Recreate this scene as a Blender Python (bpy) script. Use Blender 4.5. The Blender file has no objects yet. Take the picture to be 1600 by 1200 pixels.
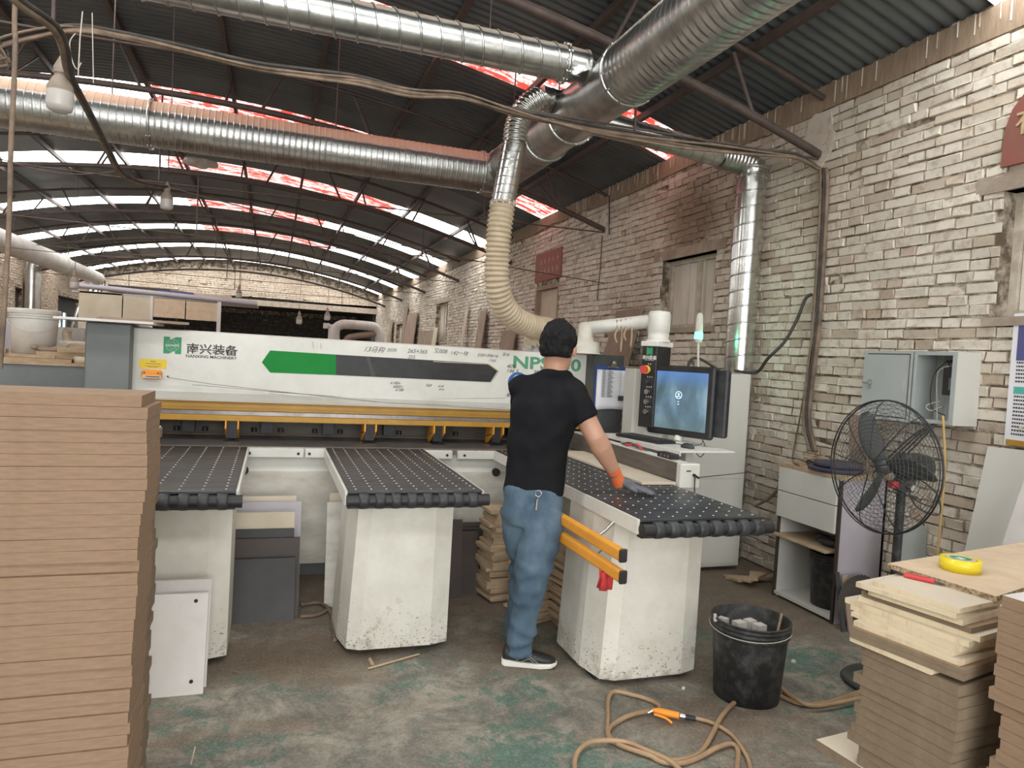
import bpy, math, random
from mathutils import Vector, Matrix, noise
random.seed(7)
S = bpy.context.scene
COL = S.collection
PI = math.pi

# ---------------------------------------------------------------- camera
H = 1.58
FOC = 1103.3
YAW, PITCH, ROLL = 0.32791, -0.03524, 0.05698
_f = Vector((math.sin(YAW)*math.cos(PITCH), math.cos(YAW)*math.cos(PITCH), math.sin(PITCH)))
_r = Vector((math.cos(YAW), -math.sin(YAW), 0)); _u = _r.cross(_f)
CR = math.cos(ROLL)*_r + math.sin(ROLL)*_u
CU = -math.sin(ROLL)*_r + math.cos(ROLL)*_u
cam = bpy.data.cameras.new('camera'); camo = bpy.data.objects.new('camera', cam); COL.objects.link(camo)
cam.sensor_width = 36; cam.lens = 36*FOC/1600; cam.clip_end = 200; cam.clip_start = .02
camo.matrix_world = Matrix(((CR.x, CU.x, -_f.x, 0), (CR.y, CU.y, -_f.y, 0), (CR.z, CU.z, -_f.z, H), (0, 0, 0, 1)))
S.camera = camo
# ---------------------------------------------------------------- light and exposure
S.view_settings.view_transform = 'Standard'; S.view_settings.look = 'None'
S.view_settings.exposure = 0.1; S.view_settings.gamma = 1; S.view_settings.use_curve_mapping = False
W = bpy.data.worlds.new('sky'); S.world = W; W.use_nodes = True
W.node_tree.nodes['Background'].inputs[0].default_value = (.86, .93, 1, 1)
W.node_tree.nodes['Background'].inputs[1].default_value = 3.0
SKYLIGHT = 9.0
def area(name, loc, size, energy, rot, color=(1, 1, 1)):
    L = bpy.data.lights.new(name, 'AREA'); L.shape = 'RECTANGLE'; L.size, L.size_y = size; L.energy = energy; L.color = color
    o = bpy.data.objects.new(name, L); COL.objects.link(o); o.location = loc; o.rotation_euler = rot; return o
# daylight coming in through the open gate at the near end of the hall
area('gate_daylight', (-1.0, -5.9, 1.95), (7.4, 3.5), 330, (PI/2, 0, 0), (1, .97, .92))

# pixel (1600x1200) to world point on a plane
def ray(x, y):
    return CR*((x-800)/FOC) - CU*((y-600)/FOC) + _f
C0 = Vector((0, 0, H))
def pz(x, y, z): d = ray(x, y); return C0 + d*((z-H)/d.z)
def py(x, y, Y): d = ray(x, y); return C0 + d*(Y/d.y)
def px(x, y, X): d = ray(x, y); return C0 + d*(X/d.x)
def pd(x, y, t): return C0 + ray(x, y)*t
def zroof(X): return 4.62 - (X+1.2)**2/30.8
RW, LW, FW = 3.86, -6.3, 28.7

# ---------------------------------------------------------------- materials
def newmat(n):
    m = bpy.data.materials.new(n); m.use_nodes = True
    nt = m.node_tree; return m, nt, nt.nodes['Principled BSDF']
def nd(nt, t, **k):
    n = nt.nodes.new(t)
    for a, b in k.items(): setattr(n, a, b)
    return n
def rgba(c): return (c[0], c[1], c[2], 1)
def ramp(nt, src, stops):
    r = nd(nt, 'ShaderNodeValToRGB'); e = r.color_ramp.elements
    while len(e) < len(stops): e.new(.5)
    for i, (p, c) in enumerate(stops):
        e[i].position = p; e[i].color = rgba(c) if not isinstance(c, (int, float)) else (c, c, c, 1)
    nt.links.new(src, r.inputs[0]); return r.outputs[0]
def coords(nt, scale=(1, 1, 1), world=False):
    if world: src = nd(nt, 'ShaderNodeNewGeometry').outputs['Position']
    else: src = nd(nt, 'ShaderNodeTexCoord').outputs['Object']
    mp = nd(nt, 'ShaderNodeMapping'); mp.inputs['Scale'].default_value = scale
    nt.links.new(src, mp.inputs[0]); return mp.outputs[0]
def noi(nt, vec, scale, detail=4, rough=.6, dist=0):
    n = nd(nt, 'ShaderNodeTexNoise'); n.inputs['Scale'].default_value = scale
    n.inputs['Detail'].default_value = detail; n.inputs['Roughness'].default_value = rough; n.inputs['Distortion'].default_value = dist
    nt.links.new(vec, n.inputs[0]); return n.outputs[0]
def mix(nt, fac, a, b, mode='MIX'):
    m = nd(nt, 'ShaderNodeMix', data_type='RGBA', blend_type=mode)
    for inp, v in ((m.inputs[0], fac), (m.inputs[6], a), (m.inputs[7], b)):
        if isinstance(v, bpy.types.NodeSocket): nt.links.new(v, inp)
        elif isinstance(v, (int, float)): inp.default_value = v
        else: inp.default_value = rgba(v)
    return m.outputs[2]
def bump(nt, b, h, strength, dist=.01):
    n = nd(nt, 'ShaderNodeBump'); n.inputs['Strength'].default_value = strength; n.inputs['Distance'].default_value = dist
    nt.links.new(h, n.inputs['Height']); nt.links.new(n.outputs[0], b.inputs['Normal'])
def math1(nt, op, a, b=None, c=None):
    m = nd(nt, 'ShaderNodeMath', operation=op)
    for i, v in enumerate((a, b, c)):
        if v is None: continue
        if isinstance(v, bpy.types.NodeSocket): nt.links.new(v, m.inputs[i])
        else: m.inputs[i].default_value = v
    return m.outputs[0]
def M(n, c1, c2=None, scale=6, rough=.6, metal=0, bmp=0, bscale=40, stretch=(1, 1, 1), lo=.35, hi=.65, dust=None, dlo=.35, dhi=.6, emit=None, estr=1, spec=None, island=0):
    m, nt, b = newmat(n)
    b.inputs['Roughness'].default_value = rough; b.inputs['Metallic'].default_value = metal
    if spec is not None: b.inputs['Specular IOR Level'].default_value = spec
    c = None; v = coords(nt, stretch)
    if c2 is None and dust is None and not island: b.inputs['Base Color'].default_value = rgba(c1)
    else:
        c = ramp(nt, noi(nt, v, scale, 5, .65), [(lo, c1), (hi, c2 or c1)])
        if island:
            g = nd(nt, 'ShaderNodeNewGeometry')
            k = math1(nt, 'MULTIPLY_ADD', g.outputs['Random Per Island'], island, 1-island/2)
            vm = nd(nt, 'ShaderNodeVectorMath', operation='SCALE'); nt.links.new(c, vm.inputs[0]); nt.links.new(k, vm.inputs['Scale']); c = vm.outputs[0]
        if dust:
            # settled dust: lies on faces that look upward
            g = nd(nt, 'ShaderNodeNewGeometry'); s = nd(nt, 'ShaderNodeSeparateXYZ'); nt.links.new(g.outputs['Normal'], s.inputs[0])
            nz = noi(nt, v, 9, 3)
            h = math1(nt, 'ADD', s.outputs[2], math1(nt, 'MULTIPLY', math1(nt, 'SUBTRACT', nz, .5), .25))
            f = ramp(nt, h, [(dlo, 0.0), (dhi, 1.0)])
            c = mix(nt, f, c, dust)
            inv = math1(nt, 'MULTIPLY', math1(nt, 'SUBTRACT', 1.0, f), metal); nt.links.new(inv, b.inputs['Metallic'])
            rr = math1(nt, 'MULTIPLY_ADD', f, .9-rough, rough); nt.links.new(rr, b.inputs['Roughness'])
        nt.links.new(c, b.inputs['Base Color'])
    if bmp: bump(nt, b, noi(nt, v, bscale, 4), bmp)
    if emit:
        b.inputs['Emission Color'].default_value = rgba(emit); b.inputs['Emission Strength'].default_value = estr
    return m

def brick_mat(n, paint, dirt, isl=.5, stain=None):
    m, nt, b = newmat(n); b.inputs['Roughness'].default_value = .85
    v = coords(nt, (1, 1, 1), True)
    g = nd(nt, 'ShaderNodeNewGeometry')
    c = ramp(nt, noi(nt, v, 1.1, 4, .6), [(.35, paint), (.7, tuple(p*.82 for p in paint))])
    c = mix(nt, ramp(nt, noi(nt, v, 14, 6, .7), [(.5, 0.0), (.72, .75)]), c, dirt)
    c = mix(nt, ramp(nt, g.outputs['Random Per Island'], [(.66, 0.0), (1, isl)]), c, dirt)
    c = mix(nt, ramp(nt, noi(nt, v, .5, 3), [(.48, 0.0), (.7, .5)]), c, dirt)
    if stain:
        vm = nd(nt, 'ShaderNodeVectorMath', operation='DISTANCE'); nt.links.new(v, vm.inputs[0]); vm.inputs[1].default_value = stain
        d = math1(nt, 'ADD', vm.outputs['Value'], math1(nt, 'MULTIPLY', noi(nt, v, 6, 4), .35))
        c = mix(nt, ramp(nt, d, [(.42, .8), (.78, 0.0)]), c, (.2, .13, .08))
    nt.links.new(c, b.inputs['Base Color'])
    bump(nt, b, noi(nt, v, 55, 6, .7), .55, .008)
    return m
MT = {}
MT['brick'] = brick_mat('whitewashed_brick', (.76, .70, .60), (.36, .25, .165), .6, (3.86, 6.1, 3.02))
MT['brick_far'] = brick_mat('far_brick', (.62, .52, .42), (.36, .25, .18), .5)
MT['brick_left'] = brick_mat('left_brick', (.5, .4, .31), (.27, .18, .13), .6)
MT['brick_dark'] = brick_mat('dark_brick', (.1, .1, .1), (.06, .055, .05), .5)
MT['mortar'] = M('mortar', (.13, .095, .065), (.55, .48, .38), 9, .95, bmp=.8, bscale=60, lo=.42, hi=.62)
MT['plaster'] = M('brown_plaster', (.24, .17, .115), (.34, .25, .175), 9, .9, bmp=.3, stretch=(1, 3, .5))
MT['roof'] = M('corrugated_sheet', (.10, .12, .135), (.155, .17, .175), 1.5, .4, .35)
MT['frame_white'] = M('old_white_paint', (.6, .54, .45), (.42, .36, .28), 12, .75)
MT['blind'] = M('dusty_blind', (.74, .69, .6), (.6, .54, .45), 5, .8, stretch=(1, 1, .3))
MT['lintel'] = M('concrete', (.42, .35, .28), (.3, .24, .19), 6, .9, bmp=.3)

def floor_mat():
    m, nt, b = newmat('worn_painted_concrete'); v = coords(nt, (1, 1, 1), True)
    base = ramp(nt, noi(nt, v, 4.0, 12, .78, .5), [(.32, (.07, .066, .055)), (.48, (.19, .175, .145)), (.68, (.42, .375, .3))])
    green = ramp(nt, noi(nt, v, 14, 6, .7), [(.3, (.028, .085, .062)), (.7, (.10, .2, .155))])
    gm = math1(nt, 'MULTIPLY', noi(nt, v, 1.3, 4, .6, .6), noi(nt, v, 9, 9, .8, .4))
    c = mix(nt, ramp(nt, gm, [(.255, 0.0), (.31, .85)]), base, green)
    dm = noi(nt, coords(nt, (.9, 1.7, 1), True), .75, 6, .65, .5)
    dust = ramp(nt, noi(nt, v, 6, 6, .7), [(.3, (.12, .085, .06)), (.7, (.2, .145, .10))])
    # sawdust gets thicker towards the machine
    s = nd(nt, 'ShaderNodeSeparateXYZ'); nt.links.new(v, s.inputs[0])
    far = nd(nt, 'ShaderNodeMapRange'); far.inputs[1].default_value = 2.6; far.inputs[2].default_value = 5.0; far.inputs[3].default_value = -.06; far.inputs[4].default_value = .22
    nt.links.new(s.outputs[1], far.inputs[0])
    c = mix(nt, ramp(nt, math1(nt, 'ADD', dm, far.outputs[0]), [(.47, 0.0), (.6, .9)]), c, dust)
    c = mix(nt, ramp(nt, noi(nt, v, 70, 4, .8), [(.5, 0.0), (.7, .5)]), c, (.42, .39, .33))
    c = mix(nt, ramp(nt, noi(nt, v, 48, 5, .8), [(.55, 0.0), (.7, .6)]), c, (.04, .04, .033))
    # dark scuffs and thin pale cracks
    c = mix(nt, ramp(nt, noi(nt, v, 22, 8, .8, .5), [(.56, 0.0), (.72, .65)]), c, (.05, .045, .038))
    vo = nd(nt, 'ShaderNodeTexVoronoi', feature='DISTANCE_TO_EDGE'); vo.inputs['Scale'].default_value = 1.1
    wv = nd(nt, 'ShaderNodeVectorMath', operation='ADD'); nt.links.new(v, wv.inputs[0])
    nn = nd(nt, 'ShaderNodeTexNoise'); nn.inputs['Scale'].default_value = 3; nn.inputs['Detail'].default_value = 6; nt.links.new(v, nn.inputs[0])
    sc = nd(nt, 'ShaderNodeVectorMath', operation='SCALE'); sc.inputs['Scale'].default_value = .35; nt.links.new(nn.outputs[1], sc.inputs[0]); nt.links.new(sc.outputs[0], wv.inputs[1])
    nt.links.new(wv.outputs[0], vo.inputs[0])
    c = mix(nt, ramp(nt, vo.outputs['Distance'], [(.0, .22), (.004, 0.0)]), c, (.42, .39, .32))
    nt.links.new(c, b.inputs['Base Color'])
    b.inputs['Roughness'].default_value = .72
    bump(nt, b, noi(nt, v, 30, 8, .7), .35, .01)
    return m
MT['floor'] = floor_mat()

def glow(n, c1, c2, k1, k2, scale):
    m, nt, b = newmat(n); v = coords(nt, (3, 8, 1), True)
    c = ramp(nt, noi(nt, v, scale, 6, .8), [(.47, c1), (.57, c2)])
    b.inputs['Base Color'].default_value = (.1, .1, .1, 1)
    nt.links.new(c, b.inputs['Emission Color']); b.inputs['Emission Strength'].default_value = k1
    return m
MT['sky_white'] = glow('translucent_sheet', (.95, .95, .9), (1, 1, 1), SKYLIGHT, 0, .6)
MT['sky_red'] = glow('faded_red_translucent_sheet', (.55, .045, .03), (1, .85, .8), SKYLIGHT*.22, 0, 1.0)

MT['galv'] = M('galvanised_steel', (.62, .62, .6), (.42, .43, .42), 7, .3, 1, bmp=.12, bscale=30, dust=(.40, .32, .24), dlo=.42, dhi=.72)
MT['galv_pink'] = M('galvanised_duct_under_sawdust', (.62, .62, .6), (.42, .43, .42), 9, .3, 1, bmp=.15, bscale=60, dust=(.56, .38, .28), dlo=.30, dhi=.42)
MT['galv_clean'] = M('clean_galvanised_steel', (.72, .72, .7), (.55, .55, .53), 9, .24, 1, bmp=.1, bscale=25)
MT['hose'] = M('cream_flexible_hose', (.58, .48, .34), (.45, .36, .25), 8, .6)
MT['rust'] = M('rust_brown_paint', (.06, .042, .037), (.10, .07, .06), 8, .6, dust=(.3, .22, .17), dlo=.55, dhi=.9)
MT['white'] = M('machine_white', (.74, .73, .68), (.62, .61, .55), 2.5, .42, bmp=.03)
MT['white_dusty'] = M('machine_white_dusty', (.72, .7, .63), (.55, .51, .43), 3.5, .5, bmp=.06, bscale=18, stretch=(1, 1, 3))
MT['grey_dark'] = M('dark_grey_enamel', (.045, .05, .05), (.075, .08, .078), 3, .4)
MT['grey_mid'] = M('grey_enamel', (.11, .125, .125), (.15, .165, .16), 2.5, .45)
MT['ochre'] = M('ochre_yellow', (.5, .27, .03), (.38, .2, .03), 5, .45)
MT['yellow'] = M('safety_yellow', (.8, .36, .03), (.7, .3, .03), 5, .4)
MT['steel'] = M('worn_steel_table', (.36, .34, .33), (.22, .2, .19), 6, .35, .7, stretch=(1, 4, 1))
MT['black'] = M('matte_black', (.012, .012, .013), (.025, .025, .026), 10, .5)
MT['tabletop'] = M('black_table_laminate', (.013, .015, .017), (.05, .054, .058), 4, .4, stretch=(1, 4, 1), bmp=.02)
MT['rubber'] = M('black_rubber', (.02, .021, .024), (.045, .048, .052), 10, .5)
MT['nozzle'] = M('white_nozzle', (.8, .8, .78))
MT['green'] = M('green_film', (.006, .2, .03), (.01, .23, .04), 2, .55, spec=.2)
MT['green_print'] = M('green_print', (.04, .3, .14), rough=.6)
MT['green_npt'] = M('green_model_lettering', (.09, .3, .17))
MT['ink'] = M('black_ink', (.025, .027, .03))
MT['print_grey'] = M('dark_grey_print', (.06, .06, .06))
MT['yellow_label'] = M('yellow_label', (.85, .62, .05))
MT['mdf'] = M('raw_mdf', (.29, .192, .122), (.245, .16, .10), 26, .85, stretch=(1, 1, 4), bmp=.08, bscale=90, island=.1)
MT['mdf_dark'] = M('brown_mdf', (.235, .175, .115), (.19, .14, .09), 22, .85, bmp=.08, bscale=90)
MT['mela_top'] = M('cream_melamine', (.66, .58, .46), (.6, .52, .41), 3, .55)
MT['mela_edge'] = M('blockboard_core', (.66, .55, .38), (.45, .33, .2), 7, .8, stretch=(2, 2, .3), lo=.5, hi=.75)
MT['chip_edge'] = M('chipboard_edge', (.5, .38, .24), (.16, .1, .06), 75, .9, lo=.42, hi=.6)
MT['chip_top'] = M('chipboard_face', (.66, .52, .37), (.56, .42, .29), 8, .75)
MT['cream'] = M('cream_board', (.62, .54, .41), (.52, .44, .33), 3, .7)
MT['lavender'] = M('lavender_board', (.5, .46, .5), (.43, .4, .44), 2, .6)
MT['white_board'] = M('white_melamine', (.72, .69, .66), (.62, .58, .55), 3, .5)
MT['brown_board'] = M('dark_brown_board', (.045, .03, .026), (.065, .045, .038), 4, .55)
MT['black_board'] = M('black_board', (.02, .018, .019), (.032, .03, .03), 4, .5)
MT['wood'] = M('plywood_offcut', (.5, .38, .25), (.36, .25, .16), 8, .85, stretch=(1, 1, 3))
MT['dusty_board'] = M('dusty_brown_board', (.36, .27, .2), (.28, .2, .15), 4, .85)
MT['plastic_white'] = M('white_plastic', (.68, .66, .62), (.55, .5, .44), 3, .5)
MT['bucket_black'] = M('black_bucket_plastic', (.02, .021, .022), (.11, .11, .11), 16, .5, lo=.45, hi=.8)
MT['red'] = M('red_plastic', (.6, .06, .06))
MT['red_cloth'] = M('red_cloth', (.45, .03, .035), (.55, .05, .05), 20, .9)
MT['sign_red'] = M('faded_red_sign', (.3, .085, .07), (.24, .1, .075), 4, .7)
MT['sign_gold'] = M('faded_gold_lettering', (.5, .38, .22))
MT['cable'] = M('dusty_cable', (.12, .085, .062), (.25, .18, .125), 9, .8)
MT['cable_black'] = M('black_cable', (.03, .028, .027), (.07, .06, .05), 9, .7)
MT['cable_white'] = M('white_wire', (.55, .5, .44))
MT['cable_yellow'] = M('ochre_flex', (.5, .33, .12))
MT['airhose'] = M('brown_air_hose', (.3, .19, .11), (.42, .28, .16), 6, .5)
MT['orange'] = M('orange_plastic', (.85, .3, .03))
MT['paper'] = M('paper', (.78, .78, .82))
MT['blue'] = M('blue_plastic', (.02, .06, .25))
MT['skyblue'] = M('sign_blue', (.02, .13, .42))
MT['bluedark'] = M('faded_indigo', (.09, .09, .24))
MT['pad'] = M('dark_blue_pad', (.03, .03, .07), (.09, .07, .08), 9, .85)
MT['fence'] = M('grey_brown_fence', (.15, .125, .105), (.10, .085, .072), 5, .6, stretch=(1, 1, 6))
MT['teal'] = M('teal_print', (.1, .42, .36))
MT['chrome'] = M('chrome', (.7, .7, .7), rough=.2, metal=1)
MT['cabinet_grey'] = M('pale_grey_enamel', (.42, .45, .44), (.36, .39, .38), 2, .45)
MT['cabinet_beige'] = M('machine_cabinet_white', (.64, .63, .58), (.58, .57, .52), 1.5, .45)
MT['bulb'] = M('opal_bulb', (.5, .47, .44), rough=.25)
MT['bulb_cap'] = M('dusty_bulb_neck', (.33, .27, .22), (.25, .2, .16), 20, .8)
MT['skin'] = M('skin', (.52, .29, .2), (.46, .25, .17), 8, .5)
MT['hair'] = M('black_hair', (.004, .004, .005), (.010, .009, .010), 60, .6, bmp=1, bscale=120, stretch=(1, 1, .2), spec=.25)
MT['shirt'] = M('black_cotton', (.006, .006, .008), (.01, .01, .012), 8, .85, spec=.2)
MT['jeans'] = M('blue_denim', (.038, .072, .115), (.125, .185, .24), 5, .85, bmp=.25, bscale=140, stretch=(1, 1, .6), lo=.32, hi=.7)
MT['sole'] = M('white_sole', (.72, .7, .64))
MT['glove'] = M('grey_glove', (.09, .095, .11), (.14, .15, .165), 18, .75)
MT['glove_cuff'] = M('orange_glove_cuff', (.75, .17, .05), (.6, .13, .04), 25, .85)
MT['tape_yellow'] = M('yellow_tape', (.82, .66, .03), rough=.25)
MT['saw_blade'] = M('tarnished_saw_steel', (.13, .11, .095), (.09, .08, .07), 10, .5, .4)
MT['green_lamp'] = M('green_signal_lamp', (.05, .6, .4), emit=(.1, 1, .65), estr=5)
MT['clear'] = M('yellowed_plastic_bag', (.5, .42, .32), (.4, .33, .25), 12, .3)
def pedestal_mat():
    # white enamel with mud splashed up from the floor
    m, nt, b = newmat('splashed_white_enamel'); v = coords(nt, (1, 1, 1), True)
    c = ramp(nt, noi(nt, v, 3.2, 6, .7), [(.35, (.72, .7, .63)), (.7, (.58, .55, .47))])
    s = nd(nt, 'ShaderNodeSeparateXYZ'); nt.links.new(v, s.inputs[0])
    g = nd(nt, 'ShaderNodeMapRange'); g.inputs[1].default_value = 0; g.inputs[2].default_value = .5; g.inputs[3].default_value = .11; g.inputs[4].default_value = -.07; nt.links.new(s.outputs[2], g.inputs[0])
    sp = math1(nt, 'ADD', noi(nt, coords(nt, (1, 1, 1.6), True), 62, 3, .6), g.outputs[0])
    c = mix(nt, ramp(nt, sp, [(.68, 0.0), (.71, .8)]), c, (.13, .1, .07))
    bl = math1(nt, 'ADD', noi(nt, v, 4.5, 6, .75), math1(nt, 'MULTIPLY', g.outputs[0], 1.4))
    c = mix(nt, ramp(nt, bl, [(.62, 0.0), (.76, .7)]), c, (.26, .2, .14))
    nt.links.new(c, b.inputs['Base Color']); b.inputs['Roughness'].default_value = .5
    return m
MT['pedestal'] = pedestal_mat()
def screen_mat():
    m, nt, b = newmat('monitor_picture'); v = coords(nt, (4, 4, 2.2))
    c = ramp(nt, noi(nt, v, 1.3, 4, .5, .4), [(.3, (.09, .15, .17)), (.48, (.16, .27, .36)), (.62, (.3, .46, .55)), (.8, (.5, .63, .7))])
    s = nd(nt, 'ShaderNodeSeparateXYZ'); nt.links.new(nd(nt, 'ShaderNodeTexCoord').outputs['Generated'], s.inputs[0])
    c = mix(nt, ramp(nt, s.outputs[2], [(.72, 0.0), (1, .8)]), c, (.12, .3, .72))
    c = mix(nt, ramp(nt, s.outputs[2], [(.0, .55), (.3, 0.0)]), c, (.1, .15, .1))
    b.inputs['Base Color'].default_value = (.01, .01, .01, 1); b.inputs['Roughness'].default_value = .3
    nt.links.new(c, b.inputs['Emission Color']); b.inputs['Emission Strength'].default_value = .8
    return m
MT['screen'] = screen_mat()
MT['icon'] = M('screen_icon', (.6, .8, .9), emit=(.65, .85, .95), estr=.9)

# ---------------------------------------------------------------- mesh helpers
WLOC = {}
class MB:
    def __init__(s): s.v = []; s.f = []; s.m = []; s.sm = []
    def add(s, vs, fs, mi=0, sm=False):
        n = len(s.v); s.v += [Vector(v) for v in vs]
        for f in fs: s.f.append([n+i for i in f]); s.m.append(mi); s.sm.append(sm)
        return s
    def box(s, c, d, mi=0, rz=0, rx=0, ry=0, mat=None):
        R = mat or (Matrix.Rotation(rz, 3, 'Z') @ Matrix.Rotation(ry, 3, 'Y') @ Matrix.Rotation(rx, 3, 'X')); c = Vector(c)
        vs = [c + R @ Vector((sx*d[0]/2, sy*d[1]/2, sz*d[2]/2)) for sx in (-1, 1) for sy in (-1, 1) for sz in (-1, 1)]
        return s.add(vs, [(0, 1, 3, 2), (4, 6, 7, 5), (0, 4, 5, 1), (2, 3, 7, 6), (0, 2, 6, 4), (1, 5, 7, 3)], mi)
    def bb(s, x0, x1, y0, y1, z0, z1, mi=0): return s.box(((x0+x1)/2, (y0+y1)/2, (z0+z1)/2), (abs(x1-x0), abs(y1-y0), abs(z1-z0)), mi)
    def cbox(s, x0, x1, y0, y1, z0, z1, c=.01, mi=0, mat=None, o=None):
        # box with chamfered edges
        x = [(x0, x0+c), (x1, x1-c)]; y = [(y0, y0+c), (y1, y1-c)]; z = [(z0, z0+c), (z1, z1-c)]
        vs = []
        for i in (0, 1):
            for j in (0, 1):
                for k in (0, 1):
                    vs += [(x[i][0], y[j][1], z[k][1]), (x[i][1], y[j][0], z[k][1]), (x[i][1], y[j][1], z[k][0])]
        I = lambda i, j, k, a: ((i*2+j)*2+k)*3+a
        F = []
        F += [[I(0, 0, 0, 0), I(0, 0, 1, 0), I(0, 1, 1, 0), I(0, 1, 0, 0)], [I(1, 0, 0, 0), I(1, 1, 0, 0), I(1, 1, 1, 0), I(1, 0, 1, 0)]]
        F += [[I(0, 0, 0, 1), I(1, 0, 0, 1), I(1, 0, 1, 1), I(0, 0, 1, 1)], [I(0, 1, 0, 1), I(0, 1, 1, 1), I(1, 1, 1, 1), I(1, 1, 0, 1)]]
        F += [[I(0, 0, 0, 2), I(0, 1, 0, 2), I(1, 1, 0, 2), I(1, 0, 0, 2)], [I(0, 0, 1, 2), I(1, 0, 1, 2), I(1, 1, 1, 2), I(0, 1, 1, 2)]]
        for i in (0, 1):
            for j in (0, 1):
                F.append([I(i, j, 0, 0), I(i, j, 1, 0), I(i, j, 1, 1), I(i, j, 0, 1)])
                F.append([I(i, 0, j, 0), I(i, 1, j, 0), I(i, 1, j, 2), I(i, 0, j, 2)])
                F.append([I(0, i, j, 1), I(1, i, j, 1), I(1, i, j, 2), I(0, i, j, 2)])
        for i in (0, 1):
            for j in (0, 1):
                for k in (0, 1): F.append([I(i, j, k, 0), I(i, j, k, 1), I(i, j, k, 2)])
        vs = [Vector(v) for v in vs]
        if mat is not None: o = Vector(o or (0, 0, 0)); vs = [o + mat @ v for v in vs]
        return s.add(vs, F, mi)
    def tube(s, pts, r, n=8, mi=0, caps=True, sm=True):
        pts = [Vector(p) for p in pts]; N = len(pts); rs = r if hasattr(r, '__len__') else [r]*N
        T = []
        for i in range(N):
            a = pts[max(i-1, 0)]; b = pts[min(i+1, N-1)]; t = b-a
            T.append(t.normalized() if t.length > 1e-9 else Vector((0, 0, 1)))
        ref = Vector((0, 0, 1)) if abs(T[0].z) < .9 else Vector((1, 0, 0))
        u = (ref - T[0]*ref.dot(T[0])).normalized(); vs = []
        for i in range(N):
            u = (u - T[i]*u.dot(T[i]))
            u = u.normalized() if u.length > 1e-6 else Vector((1, 0, 0))
            w = T[i].cross(u)
            for k in range(n):
                a = 2*PI*k/n; vs.append(pts[i] + (u*math.cos(a)+w*math.sin(a))*rs[i])
        F = [[i*n+k, i*n+(k+1) % n, (i+1)*n+(k+1) % n, (i+1)*n+k] for i in range(N-1) for k in range(n)]
        s.add(vs, F, mi, sm)
        if caps:
            s.add(vs[:n], [list(range(n))[::-1]], mi); s.add(vs[-n:], [list(range(n))], mi)
        return s
    def cyl(s, a, b, r, n=16, mi=0, r2=None): return s.tube([a, b], [r, r if r2 is None else r2], n, mi)
    def lathe(s, c, prof, n=24, mi=0, axis='Z', sm=True, caps=True):
        c = Vector(c); vs = []
        for (r, h) in prof:
            for k in range(n):
                a = 2*PI*k/n; p = (r*math.cos(a), r*math.sin(a), h)
                if axis == 'X': p = (p[2], p[0], p[1])
                if axis == 'Y': p = (p[0], p[2], p[1])
                vs.append(c+Vector(p))
        F = [[i*n+k, i*n+(k+1) % n, (i+1)*n+(k+1) % n, (i+1)*n+k] for i in range(len(prof)-1) for k in range(n)]
        s.add(vs, F, mi, sm)
        if caps:
            s.add(vs[:n], [list(range(n))[::-1]], mi); s.add(vs[-n:], [list(range(n))], mi)
        return s
    def prism(s, poly, z0, z1, mi=0, top=None):
        # poly in plan; optional top polygon for taper
        top = top or poly; n = len(poly)
        vs = [(p[0], p[1], z0) for p in poly] + [(p[0], p[1], z1) for p in top]
        return s.add(vs, [list(range(n))[::-1], list(range(n, 2*n))] + [[i, (i+1) % n, n+(i+1) % n, n+i] for i in range(n)], mi)
    def plate(s, pts, nrm, t, mi=0):
        # planar outline given thickness along nrm
        n = len(pts); nrm = Vector(nrm); vs = [Vector(p) for p in pts] + [Vector(p)+nrm*t for p in pts]
        return s.add(vs, [list(range(n))[::-1], list(range(n, 2*n))] + [[i, (i+1) % n, n+(i+1) % n, n+i] for i in range(n)], mi)
    def loft(s, rings, mi=0, n=20, caps=True):
        # rings: (centre, half axis a, half axis b)
        vs = []
        for c, a, b in rings:
            c, a, b = Vector(c), Vector(a), Vector(b)
            for k in range(n):
                t = 2*PI*k/n; vs.append(c+a*math.cos(t)+b*math.sin(t))
        F = [[i*n+k, i*n+(k+1) % n, (i+1)*n+(k+1) % n, (i+1)*n+k] for i in range(len(rings)-1) for k in range(n)]
        N = len(vs); F += [list(range(n))[::-1], list(range(N-n, N))] if caps else []
        return s.add(vs, F, mi, True)
    def blob(s, c, r, yaw=0, n=16, mi=0, tilt=None):
        R = Matrix.Rotation(yaw, 3, 'Z')
        if tilt is not None: R = tilt
        c = Vector(c); vs = []; m = n//2
        for i in range(1, m):
            t = PI*i/m
            for k in range(n):
                a = 2*PI*k/n; vs.append(c+R @ Vector((r[0]*math.sin(t)*math.cos(a), r[1]*math.sin(t)*math.sin(a), r[2]*math.cos(t))))
        F = [[i*n+k, (i+1)*n+k, (i+1)*n+(k+1) % n, i*n+(k+1) % n] for i in range(m-2) for k in range(n)]
        b0 = len(vs); vs += [c+R @ Vector((0, 0, r[2])), c-R @ Vector((0, 0, r[2]))]
        F += [[b0, k, (k+1) % n] for k in range(n)] + [[b0+1, (m-2)*n+(k+1) % n, (m-2)*n+k] for k in range(n)]
        return s.add(vs, F, mi, True)
    def build(s, name, mats, parent=None, loc=None, subdiv=0, bevel=0):
        me = bpy.data.meshes.new(name)
        if not isinstance(mats, (list, tuple)): mats = [mats]
        if parent is not None: o3 = WLOC[parent.name]
        elif loc is not None: o3 = Vector(loc)
        else:
            xs = [v.x for v in s.v]; ys = [v.y for v in s.v]; zs = [v.z for v in s.v]
            o3 = Vector(((min(xs)+max(xs))/2, (min(ys)+max(ys))/2, min(zs)))
        me.from_pydata([v-o3 for v in s.v], [], s.f)
        for mm in mats: me.materials.append(MT[mm] if isinstance(mm, str) else mm)
        me.polygons.foreach_set('material_index', s.m); me.polygons.foreach_set('use_smooth', s.sm)
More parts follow.
